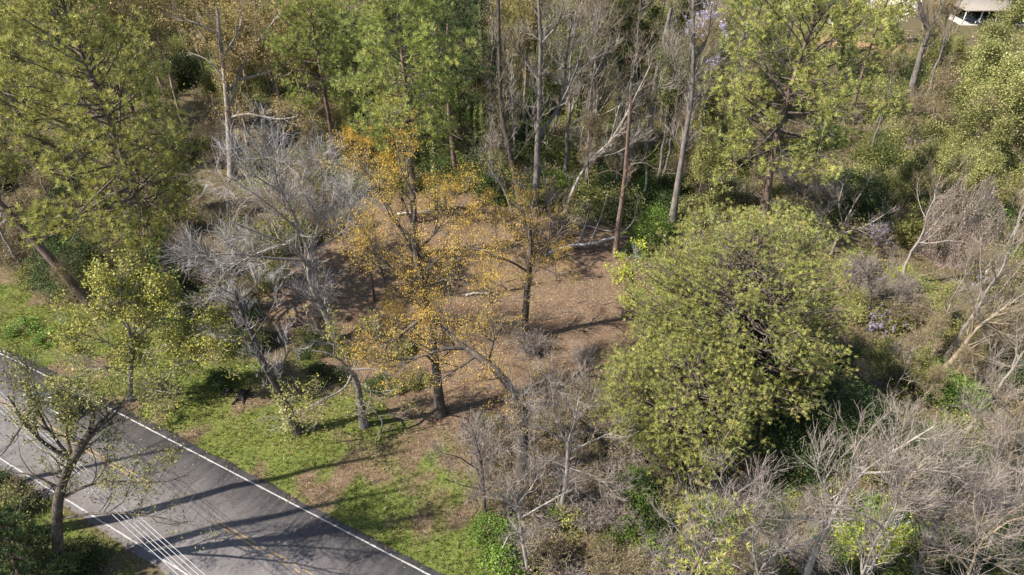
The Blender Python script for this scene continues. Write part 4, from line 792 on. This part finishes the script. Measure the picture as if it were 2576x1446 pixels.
# ones that stand out
for kind, u, v, sx, sz, L in [
    ('evergreen', 200, 720, 3.0, 5.2, 'big dark evergreen shrub between the leaning pine and the tall ivied pine'),
    ('evergreen', 430, 760, 2.0, 3.2, 'dark evergreen shrub at the foot of the tall ivied pine'),
    ('evergreen', 1110, 465, 2.6, 3.4, 'dark evergreen shrub behind the golden sapling at the clearing rim'),
    ('evergreen', 1180, 445, 2.4, 2.6, 'low dark evergreen shrub right behind the clearing rim'),
    ('evergreen', 1255, 500, 2.5, 3.0, 'dark evergreen shrub behind the low pale leaning tree'),
    ('evergreen', 1525, 500, 2.2, 3.4, 'dark evergreen shrub beside the reddish snag'),
    ('bright', 1640, 600, 2.0, 3.6, 'glossy bright green bush beside the reddish snag'),
    ('bright', 1600, 640, 1.2, 1.6, 'small bright green bush tucked behind the round-topped pine'),
    ('evergreen', 2090, 1100, 3.3, 4.8, 'dark glossy evergreen shrub in the shade of the bushy pines'),
    ('evergreen', 1965, 1160, 2.5, 3.2, 'dark evergreen shrub close to the trunks of the bushy pines'),
    ('bright', 2390, 1020, 2.0, 2.6, 'bright green bush at the foot of the tan leaning tree'),
    ('bright', 2330, 960, 1.4, 1.8, 'small bright green bush beside the tan leaning tree'),
    ('bright', 2450, 610, 2.2, 4.2, 'upright bright green bush beside the pinkish vine mound'),
    ('bright', 2530, 680, 2.0, 2.0, 'low bright green bush behind the wisteria'),
    ('lime', 2260, 720, 1.5, 1.8, 'small lime bush below the pinkish vine mound'),
    ('vine', 2385, 640, 2.7, 6.2, 'tall mound of pinkish dead vines draped over a stump'),
    ('vine', 2300, 420, 2.0, 3.2, 'smaller tan vine mound behind the vase-shaped bare tree'),
    ('wisteria', 2480, 720, 1.7, 2.6, 'wisteria in purple bloom beside the pinkish vine mound'),
    ('wisteria', 2225, 820, 1.8, 1.7, 'low purple wisteria beside the round-topped pine'),
    ('wisteria', 2205, 610, 1.5, 2.2, 'thin purple wisteria in the vase-shaped bare tree'),
    ('privet', 2400, 480, 3.2, 6.0, 'large rounded yellow-green shrub above the vine mound'),
    ('privet', 2450, 330, 4.2, 7.0, 'largest pale yellow-green leafy mass near the far car port'),
    ('privet', 2330, 540, 2.0, 3.2, 'pale yellow-green shrub beside the vine mound'),
    ('bright', 130, 850, 1.2, .9, 'bright green bush at the road edge behind the leafing tree'),
    ('bright', 60, 830, 1.2, .8, 'low bright green bush by the far end of the road edge'),
    ('olive', 1230, 1080, 1.0, .8, 'small olive weed clump on the verge grass'),
    ('greybrush', 1340, 880, 1.9, 1.5, 'fan of grey twigs round the foot of the thick-trunked oak'),
    ('greybrush', 1470, 900, 1.6, .8, 'low grey twig heap in the shaded part of the clearing'),
    ('evergreen', 560, 970, 1.0, 1.5, 'small dark evergreen bush at the ditch by the verge')]:
    shrub(kind, 0, gp(u, v), sx, sz, L)
# wisteria hanging high in the tall grey tree
for u, v, y, s, L in [(1785, 60, 66, 2.2, 'purple wisteria high in the tall grey tree'), (1800, 160, 66, 1.2, 'small hanging wisteria raceme bunch below the high wisteria')]:
    p = onplane(u, v, y); shrub('wisteria', 1, p-np.array([0, 0, s*.5]), s, s*1.3, L)

# the thicket: alike shrubs told apart only by their place
def keepout(x, y, m=0.6):
    if m < 0: return abs(float(road_sd(x, y))) < LANE+1.6
    j = inpoly(np.array([x]), np.array([y]), CLR)[0]; d = float(road_sd(x, y))
    return j or abs(d) < LANE+1.6 or (0 < d < 11 and x < -4.5)
ZN = [
    (1190, 1580, 985, 1330, [('greybrush', 4), ('brush', 4), ('olive', .6)], 70, (.8, 1.5), 'in the thicket between the verge and the bushy pines'),
    (-60, 320, 360, 640, [('brush', 3), ('olive', 3), ('evergreen', 2)], 44, (1.6, 2.6), 'in the roadside wood behind the leaning pine'),
    (2170, 2400, 370, 520, [('privet', 3), ('olive', 3), ('evergreen', 1.5), ('brush', 1)], 26, (1.6, 2.6), 'between the crooked pine and the vine mound'),
    (1240, 1700, 330, 540, [('evergreen', 3), ('bright', 1.5)], 30, (1.3, 2.2), 'low in the wood behind the clearing rim'),
    (430, 690, 640, 900, [('brush', 4), ('evergreen', 2.4), ('olive', 1.5), ('greybrush', 1)], 34, (.8, 1.6), 'between the very tall pine and the pale twiggy tree'),
    (760, 1060, 850, 985, [('evergreen', 2), ('olive', 2), ('brush', 2)], 20, (.5, .9), 'under the gnarled tree'), # u0,u1,v0,v1, [(kind, weight)], count, size, where
    (-60, 460, 540, 860, [('brush', 5), ('evergreen', 1.6), ('olive', 3)], 64, (1.3, 2.2), 'in the thicket beside the clearing'),
    (380, 860, 330, 640, [('brush', 4), ('olive', 4), ('privet', .8), ('greybrush', 1)], 80, (1.4, 2.4), 'in the thicket below the tan-leafed tree'),
    (820, 1260, 250, 480, [('olive', 3), ('privet', 2), ('bright', 2), ('evergreen', 2.5), ('brush', 2)], 60, (1.5, 2.6), 'in the wood behind the golden flowering trees'),
    (1260, 1760, 240, 560, [('privet', 2.6), ('olive', 3), ('brush', 4), ('bright', 1.2), ('evergreen', 1.4)], 100, (1.4, 2.5), 'in the wood behind the fallen log'),
    (1740, 2200, 240, 620, [('olive', 3), ('brush', 2.4), ('privet', 2), ('greybrush', 1), ('evergreen', 2)], 96, (1.4, 2.5), 'in the thicket round the crooked pine'),
    (2160, 2640, 180, 560, [('privet', 5), ('brush', 3), ('olive', 3), ('evergreen', 1.2)], 90, (1.8, 3.2), 'in the leafy slope before the far houses'),
    (2130, 2640, 560, 900, [('brush', 4), ('greybrush', 2.4), ('olive', 2), ('privet', 1.5), ('evergreen', 1.6), ('bright', .8)], 90, (1.2, 2.2), 'in the tangle around the vine mound'),
    (1900, 2640, 900, 1240, [('brush', 3), ('greybrush', 2), ('olive', 2), ('evergreen', 2.6), ('bright', 1.4)], 76, (1.0, 1.8), 'in the thicket beside the bushy pines'),
    (1250, 2640, 1230, 1520, [('greybrush', 3), ('brush', 2), ('bright', 1.6), ('evergreen', 2.6), ('olive', 1.6)], 120, (.8, 1.5), 'in the tangle of bare branches below the bushy pines'),
    (1500, 1900, 1080, 1240, [('brush', 3), ('greybrush', 2)], 14, (.8, 1.3), 'at the foot of the bushy pines'),
    (-60, 260, 1240, 1460, [('evergreen', 2), ('olive', 3), ('brush', 3)], 16, (.9, 1.4), 'on the near side of the road'),
    (-60, 2640, 90, 250, [('olive', 4), ('privet', 2), ('brush', 2), ('evergreen', 3)], 150, (2.4, 4.2), 'in the far wood at the back')]
KN = {'privet': 'yellow-green privet shrub', 'evergreen': 'dark evergreen shrub', 'bright': 'bright green bush', 'olive': 'olive leafy bush', 'brush': 'leafless tan brush', 'greybrush': 'leafless grey brush', 'lime': 'lime bush'}
CARPORT_X, CARPORT_Y = None, None
for u0, u1, v0, v1, kw, cnt, sz, where in ZN:
    ks = [k for k, _ in kw]; w = np.array([q for _, q in kw], float); w /= w.sum()
    for _ in range(cnt):
        u, v = rngF.uniform(u0, u1), rngF.uniform(v0, v1); p = gp(u, v)
        if keepout(p[0], p[1], -1 if 'gnarled' in where else .6) or blocks(u, v): continue
        if u > 2000 and v < 165 and (u < 2330 or u > 2380): continue
        k = ks[rngF.choice(len(ks), p=w)]; s = rngF.uniform(*sz)
        shrub(k, int(rngF.integers(0, 2)), p, s*rngF.uniform(.9, 1.3), s*rngF.uniform(.8, 1.4), KN[k]+' '+where, KN[k]+' '+where)
# the wood goes on past the frame
OUT = [(38, 78, 14, 60, 46, 'beyond the lime sapling', 'UUBAV'), (48, 100, 60, 115, 40, 'beyond the vine mound', 'VDUCP'), (-95, -50, 58, 115, 40, 'past the far end of the road', 'CPUQA'), (-2, 42, 8, 21, 34, 'on the near edge of the thicket', 'UUB')]
for x0, x1, y0, y1, n, where, kk in OUT:
    for q in range(n):
        x, y = rngF.uniform(x0, x1), rngF.uniform(y0, y1); p = ground_at((x, y, 0))
        if abs(float(road_sd(x, y))) < 7: continue
        if q % 3 == 0:
            k = kk[rngF.integers(len(kk))]; L = LN[k]+' '+where; dup(protos[k], p, rngF.uniform(0, 6.28), rngF.uniform(.5, .9), L, L)
        else:
            k = ['brush', 'olive', 'privet', 'evergreen', 'greybrush'][rngF.integers(5)]; sz_ = rngF.uniform(1.4, 2.6); shrub(k, 0, p, sz_, sz_*rngF.uniform(.8, 1.3), KN[k]+' '+where, KN[k]+' '+where)
# low tangled undergrowth carpeting the wood: nobody could count it
def undergrowth():
    rng = np.random.default_rng(200); pts = []
    for (u0, u1, v0, v1, n) in [(-80, 2660, 90, 480, 900), (-80, 700, 480, 830, 260), (1450, 2660, 470, 700, 260), (1900, 2660, 700, 1100, 330), (1240, 2660, 1090, 1540, 520), (-60, 300, 1220, 1480, 60), (2660, 3300, 250, 1400, 260), (1300, 2900, 1540, 1800, 120), (-600, -80, 250, 560, 120)]:
        for _ in range(n):
            p = G(rng.uniform(u0, u1), rng.uniform(v0, v1))
            if not keepout(p[0], p[1]): pts.append(p)
    pts = np.array(pts); n = len(pts); pts[:, 2] = terr(pts[:, 0], pts[:, 1]); dist = pts[:, 1]; sc = np.clip(dist/60, .55, 2.2)*rng.uniform(.7, 1.3, n)
    kb = 12; base = np.repeat(pts, kb, 0)+rng.normal(size=(n*kb, 3))*np.array([.75, .75, 0])*np.repeat(sc, kb)[:, None]
    d = unit(rng.normal(size=(n*kb, 3))*np.array([1, 1, .5])+np.array([0, 0, .55])); l = rng.uniform(.5, 1.5, n*kb)*np.repeat(sc, kb)
    P = np.stack([base, base+d*(l*.5)[:, None]+np.array([0, 0, .06]), base+d*l[:, None]+rng.normal(size=(n*kb, 3))*.12], 1); P[..., 2] = np.maximum(P[..., 2], terr(P[..., 0], P[..., 1]))
    R = np.repeat(sc, kb)[:, None]*np.array([.02, .017, .009])
    V, F = sweep(P, R, 2, rng); o = obj('undergrowth', mesh('undergrowth', V, [F]), M['twig_brush'], kind='stuff', label='tangled dead stems and briars carpeting the wood floor', category='undergrowth')
    kl = 26; c = np.repeat(pts, kl, 0)+np.abs(rng.normal(size=(n*kl, 3)))*np.array([0, 0, .38])*np.repeat(sc, kl)[:, None]+rng.normal(size=(n*kl, 3))*np.array([.8, .8, 0])*np.repeat(sc, kl)[:, None]
    V, F = leaves(c, .21*np.repeat(sc, kl), rng, .7, .6)
    pk = rng.choice(3, n, p=[.40, .40, .20]); t = np.zeros((n*kl, 3)); kk = np.repeat(pk, kl)
    for q, pal in enumerate([OLIVE, TANL+OLIVE, BRGR]):
        m = kk == q; t[m] = palette(pal, m.sum(), rng, .25)
    obj('ground_cover', mesh('ground_cover', V, [F], np.repeat(t, 4, 0)), M['leaf'], kind='stuff', label='low green and tan ground cover under the trees of the wood', category='ground cover')
undergrowth()

# ------------------------------------------------------------------ fallen wood, stumps
def fallen(pts_px, r0, r1, label, branches=(), z=.12, bk='bark_pale', seed=1, twn=(8, 40), name='fallen_log'):
    rng = np.random.default_rng(seed); w = [G(u, v, z if not isinstance(z, (list, tuple)) else z[i]) for i, (u, v) in enumerate(pts_px)]
    root = thing(name, ground_at(w[0]), label, 'log'); P = resample(w, 12); P += rng.normal(size=P.shape)*.03; R = np.linspace(r0, r1, 12)
    P2 = np.concatenate([P[:1], P, P[-1:]]); R2 = np.concatenate([[.01], R, [.01]])
    prt('trunk', [sweep(P2[None], R2[None], 9, rng, .06)], M[bk], root)
    Ps = [P]; Rs = [R]
    for pts, a, b_, hz in branches:
        q = [G(pts[0][0], pts[0][1], z if not isinstance(z, (list, tuple)) else z[-1])]+[onplane(u, v, G(*pts[0])[1]+hz*(j+1)) for j, (u, v) in enumerate(pts[1:])]
        B = resample(q, 12); Ps.append(B); Rs.append(np.linspace(a, b_, 12)); prt('limb', [sweep(B[None], Rs[-1][None], 6, rng)], M[bk], root)
    if twn: finish(root, np.array(Ps[1:] or Ps), np.array(Rs[1:] or Rs), [dict(n=twn[0], l=(.6, 1.5), K=5), dict(n=twn[1], l=(.3, .8), K=4)], None, rng, bk, 'twig_pale')
    return root
fallen([(1372, 640), (1420, 622), (1490, 612), (1552, 594)], .17, .13, 'long pale fallen log with upright branches at the right rim of the clearing',
    [([(1552, 594), (1590, 560), (1605, 500)], .06, .02, .2), ([(1480, 614), (1505, 560), (1530, 480)], .05, .02, .1), ([(1450, 618), (1470, 570), (1480, 530)], .05, .02, .1), ([(1552, 594), (1620, 600), (1650, 610)], .05, .02, 0), ([(1400, 628), (1415, 650), (1420, 655)], .05, .04, 0)], [.2, .3, .55, .95], 'log_pale', 301, (30, 140))
fallen([(1130, 708), (1165, 700), (1200, 690)], .13, .08, 'short mossy grey log lying behind the catkin oak', (), .1, 'bark_grey', 302, None)
fallen([(1172, 742), (1200, 737), (1228, 738)], .11, .09, 'short pale log lying in the open leaf litter', (), .1, 'log_pale', 303, None)
fallen([(1000, 538), (1040, 534), (1082, 530)], .12, .08, 'pale log lying by the foot of the tall yellow-green pine', (), .3, 'log_pale', 304, None)
fallen([(1225, 655), (1250, 640), (1290, 632)], .10, .05, 'curved grey branch lying between the two catkin oaks', (), .1, 'bark_grey', 305, (6, 20))
fallen([(1440, 562), (1490, 572), (1540, 585)], .12, .08, 'dark log lying along the back rim of the clearing', (), .12, 'bark_grey', 306, None)
fallen([(1005, 830), (1080, 850), (1150, 880)], .10, .06, 'dark broken bough on the litter under the massive leaning tree', (), .1, 'bark_oak', 307, (10, 40))
fallen([(640, 760), (700, 770), (760, 775)], .08, .05, 'thin grey bough on the litter under the pale twiggy tree', (), .1, 'bark_grey', 308, (8, 30))
def stump(u, v, r, h, label, seed):
    rng = np.random.default_rng(seed); b = gp(u, v); root = thing('stump', b, label, 'stump'); K = 8; t = np.linspace(0, 1, K)
    P = b+np.stack([t*.15*rng.normal(), t*.15*rng.normal(), t*h-.1], -1); R = r*(1.5-.7*t**.5); P = np.concatenate([P, P[-1:]+np.array([[0, 0, -.08]])]); R = np.append(R, .02)
    prt('trunk', [sweep(P[None], R[None], 11, rng, .12)], M['char'], root)
    a = np.arange(5)*1.256+rng.normal(size=5)*.2; Q = np.stack([resample([b+np.array([0, 0, .25]), b+np.array([math.cos(x)*r*1.6, math.sin(x)*r*1.6, .08]), b+np.array([math.cos(x)*r*2.8, math.sin(x)*r*2.8, -.08])], 6) for x in a])
    for q in Q: prt('root', [sweep(q[None], np.linspace(r*.4, r*.12, 6)[None], 6, rng, .1)], M['char'], root)
stump(612, 1002, .34, .7, 'black charred stump in the bright grass of the verge', 311); stump(575, 990, .24, .4, 'smaller black stump beside the charred one', 312)
stump(1020, 835, .4, .35, 'low mossy dark stump in the litter beside the catkin oak', 313)
rs = np.random.default_rng(320)
for k in range(80):                                          # sticks on the clearing floor
    u, v = rs.uniform(700, 1560), rs.uniform(560, 1040); a = rs.uniform(-.5, .5); l = rs.uniform(18, 50)
    p0, p1 = G(u, v, .05), G(u+l*math.cos(a), v+l*math.sin(a)*.5, .06)
    if not inpoly(np.array([p0[0]]), np.array([p0[1]]), CLR)[0]: continue
    P = resample([p0, (p0+p1)/2+rs.normal(size=3)*np.array([.08, .08, .02]), p1], 6); P[:, 2] = terr(P[:, 0], P[:, 1])+.05
    me_V, me_F = sweep(P[None], np.linspace(rs.uniform(.03, .06), .015, 6)[None], 5, rs); g0 = P[0]
    obj('fallen_stick', mesh('fallen_stick', me_V-g0, [me_F]), M['bark_grey'], None, g0, label='thin grey stick lying on the leaf litter of the clearing', category='stick', group='sticks on the clearing floor')

# ------------------------------------------------------------------ cables and poles along the road
cd = np.array([.813, -.582]); cn = np.array([.582, .813]); c0 = np.array([-21.2, 22.35])
def cable(off, h, label, k):
    a = c0-cd*44; e = c0+cd*30; t = np.linspace(0, 1, 60); q = a+(e-a)*t[:, None]+cn*off
    z = h-1.1*4*t*(1-t)*(.9+.05*k)+.9; P = np.concatenate([q, z[:, None]], 1); V, F = sweep(P[None], np.full((1, 60), .014), 5, np.random.default_rng(k))
    obj('overhead_cable', mesh('overhead_cable', V-P[0], [F], None, True), M['cable'], None, P[0], label=label, category='cable', group='cables strung along the road')
for k, (off, h) in enumerate([(-.34, 6.3), (-.17, 6.55), (0, 6.5), (.16, 6.7), (.33, 6.75)]): cable(off, h, 'pale overhead cable strung along the near road edge', k)
def pole(p, label):
    rng = np.random.default_rng(7); b = ground_at(np.append(p, 0)); r = thing('utility_pole', b, label, 'utility pole'); P = np.array([b+np.array([0, 0, z]) for z in np.linspace(-.4, 9.2, 10)]); P = np.concatenate([P, P[-1:]+np.array([[0, 0, .01]])])
    prt('post', [sweep(P[None], np.append(np.linspace(.17, .11, 10), .005)[None], 10, rng)], M['pole_wood'], r)
    A = np.array([b+np.append(cn*x, 7.45) for x in (-1.0, -.5, 0, .5, 1.0)]); prt('crossarm', [sweep(A[None], np.full((1, 5), .07), 4, rng)], M['pole_wood'], r)
    for x in (-.34, -.17, 0.16, .33):
        I = np.array([b+np.append(cn*x, 7.45+z) for z in (.02, .1, .18)]); prt('insulator', [sweep(I[None], np.array([[.04, .06, .03]]), 8, rng)], M['stone'], r)
pole(c0-cd*44, 'wooden utility pole at the far end of the cables'); pole(c0+cd*30, 'wooden utility pole at the near end of the cables')

# ------------------------------------------------------------------ cars
def box(a, b):
    a, b = np.array(a, float), np.array(b, float); V = np.array([[x, y, z] for z in (a[2], b[2]) for y in (a[1], b[1]) for x in (a[0], b[0])])
    return V, np.array([[0, 2, 3, 1], [4, 5, 7, 6], [0, 1, 5, 4], [2, 6, 7, 3], [0, 4, 6, 2], [1, 3, 7, 5]])
def car(loc, rz, paint, label):
    r = thing('car', loc, label, 'car'); r.rotation_euler = (0, 0, rz)
    def loft(secs):                                          # secs: x, half width, z low, z high
        V = []
        for x, w, z0, z1, in_ in secs:
            V += [(x, -w, z0), (x, -w, z0+(z1-z0)*.55), (x, -w*in_, z1), (x, w*in_, z1), (x, w, z0+(z1-z0)*.55), (x, w, z0)]
        n = len(secs); i = np.arange(n*6).reshape(n, 6); j = np.roll(i, -1, 1); F = np.stack([i[:-1], j[:-1], j[1:], i[1:]], -1).reshape(-1, 4)
        return np.array(V, float), [F, i[[0, -1]]]
    def lo(nm, secs, mat, par=r):
        V, F = loft(secs); o = obj(nm, mesh(nm, V, F, None, False), M[mat], par); mod = o.modifiers.new('bevel', 'BEVEL'); mod.width = .05; mod.segments = 2; mod.limit_method = 'ANGLE'; return o
    body = lo('body', [(-2.2, .78, .38, .80, .9), (-2.05, .86, .28, .95, .92), (-1.2, .9, .25, .98, .93), (.9, .9, .25, .96, .93), (1.6, .88, .26, .86, .9), (2.1, .82, .3, .74, .88), (2.25, .7, .4, .66, .9)], paint)
    lo('cabin', [(-1.75, .74, .93, 1.0, .95), (-1.25, .76, .93, 1.38, .82), (.15, .76, .93, 1.42, .82), (1.05, .74, .92, .97, .95)], 'glass_dark')
    V, F = box((-1.2, -.60, 1.385), (.12, .60, 1.445)); obj('roof', mesh('roof', V, [F]), M[paint], r)
    for x in (-1.35, 1.35):
        for s in (-1, 1):
            P = np.array([[x, s*.70, .32], [x, s*.72, .32], [x, s*.90, .32], [x, s*.92, .32]]); R_ = np.array([.02, .32, .32, .02])
            V, F = sweep(P[None], R_[None], 18, np.random.default_rng(1)); w = obj('wheel', mesh('wheel', V, [F], None, False), M['tyre'], r)
            P2 = P+np.array([0, s*.012, 0]); V, F = sweep(P2[None], (R_*.6)[None], 14, np.random.default_rng(2)); obj('rim', mesh('rim', V, [F]), M['rim'], w)
    for s in (-1, 1):
        V, F = box((2.1, s*.62-.14, .56), (2.235, s*.62+.14, .68)); obj('headlight', mesh('headlight', V, [F]), M['lamp'], r)
        V, F = box((-2.19, s*.66-.12, .66), (-2.06, s*.66+.12, .82)); obj('tail_light', mesh('tail_light', V, [F]), M['tail'], r)
        V, F = box((.72, s*.97-.07, .95), (.86, s*.97+.07, 1.06)); obj('mirror', mesh('mirror', V, [F]), M[paint], r)
    return r
ang = math.atan2(RD[1], RD[0])
q = G(128, 1030); s_car = float((q[0]-ROADC[0])*RD[0]+(q[1]-ROADC[1])*RD[1])
car(road_pt(s_car, 1.55, .006), ang+math.pi, 'car_slate', 'dark slate car driving along the road behind the sparse branches')

# ------------------------------------------------------------------ far houses
def bx(nm, a, b, mat, par, bev=0.0):
    V, F = box(a, b); o = obj(nm, mesh(nm, V, [F]), M[mat], par)
    if bev: m_ = o.modifiers.new('bevel', 'BEVEL'); m_.width = bev; m_.segments = 1
    return o
def house(loc, rz, L, W, h, label, wall='siding', roof='roof_grey'):
    r = thing('house', loc, label, 'house'); r.rotation_euler = (0, 0, rz); bx('wall', (-L/2, -W/2, -.3), (L/2, W/2, h), wall, r)
    rh = W*.24; o_ = .45; V = np.array([[-L/2-o_, -W/2-o_, h], [L/2+o_, -W/2-o_, h], [L/2+o_, W/2+o_, h], [-L/2-o_, W/2+o_, h], [-L/2-o_, 0, h+rh], [L/2+o_, 0, h+rh]]); V2 = V+np.array([0, 0, .16]); VV = np.concatenate([V, V2])
    F4 = np.array([[6, 7, 11, 10], [8, 9, 10, 11], [0, 4, 5, 1], [2, 5, 4, 3], [0, 1, 7, 6], [2, 3, 9, 8], [0, 6, 10, 4], [4, 10, 9, 3], [1, 5, 11, 7], [5, 2, 8, 11]])
    ro = obj('roof', mesh('roof', VV, [F4]), M[roof], r); bx('chimney', (L*.2, .3, h+.4), (L*.2+.9, 1.1, h+rh+.9), 'brick', ro)
    for g in (-1, 1):
        Vg = np.array([[g*(L/2+.003), -W/2, h-.02], [g*(L/2+.003), W/2, h-.02], [g*(L/2+.003), 0, h+rh*.96]]); obj('gable', mesh('gable', Vg, [np.array([[0, 1, 2]])]), M[wall], r)
    for k in range(4):
        x = -L/2+L*(k+.6)/4.3
        if k == 2: d_ = bx('door', (x-.48, -W/2-.05, .1), (x+.48, -W/2+.02, 2.15), 'brick', r); bx('handle', (x+.3, -W/2-.1, 1.0), (x+.36, -W/2-.05, 1.12), 'rim', d_); continue
        w_ = bx('window', (x-.7, -W/2-.05, 1.0), (x+.7, -W/2+.02, 2.2), 'trim', r); bx('pane', (x-.6, -W/2-.07, 1.08), (x-.04, -W/2-.052, 2.12), 'glass_dark', w_); bx('pane', (x+.04, -W/2-.07, 1.08), (x+.6, -W/2-.052, 2.12), 'glass_dark', w_)
    return r
p = G(2085, 40); house((p[0], p[1]+6, 0), -.12, 15, 9, 3.0, 'low house with grey shingle roof behind the crooked pine')
p = G(2110, 62); car((p[0], p[1], .03), .4, 'car_silver', 'silver car parked before the grey-roofed house')
# carport at the far right, flat tan roof on posts
p = G(2520, 62); cp_ = thing('carport', (p[0], p[1]+3, 0), 'flat tan-roofed carport on posts among the far trees', 'carport')
bx('roof', (-8, -3.4, 2.5), (8, 4.5, 2.72), 'roof_tan', cp_, .03); bx('back_wall', (-8, 4.2, 0), (8, 4.4, 2.495), 'wall_shade_dark', cp_); bx('slab', (-8.2, -3.4, -.2), (8.2, 4.6, .05), 'concrete', cp_)  # back wall coloured dark to stand in for the carport's inner shade
for x in np.linspace(-7.7, 7.7, 6): bx('post', (x-.08, -3.1, .052), (x+.08, -2.94, 2.495), 'trim', cp_)
p2 = G(2448, 66); car((p2[0]+1.5, p[1]+1.5, .06), -1.45, 'car_navy', 'dark navy car with its nose out of the carport')
# concrete drive
def drive():
    pts = [(2190, 20), (2290, 22), (2420, 14), (2580, 8), (2580, -10), (2190, -8)]
    V = np.array([G(u, v, 0) for u, v in pts]); V[:, 2] = .02; n = len(V); B_ = V.copy(); B_[:, 2] = -.25
    i = np.arange(n); j = np.roll(i, -1); obj('driveway', mesh('driveway', np.concatenate([V, B_]), [np.array([i[::-1]]), np.stack([i, j, j+n, i+n], -1)]), M['concrete'], kind='structure')
drive()
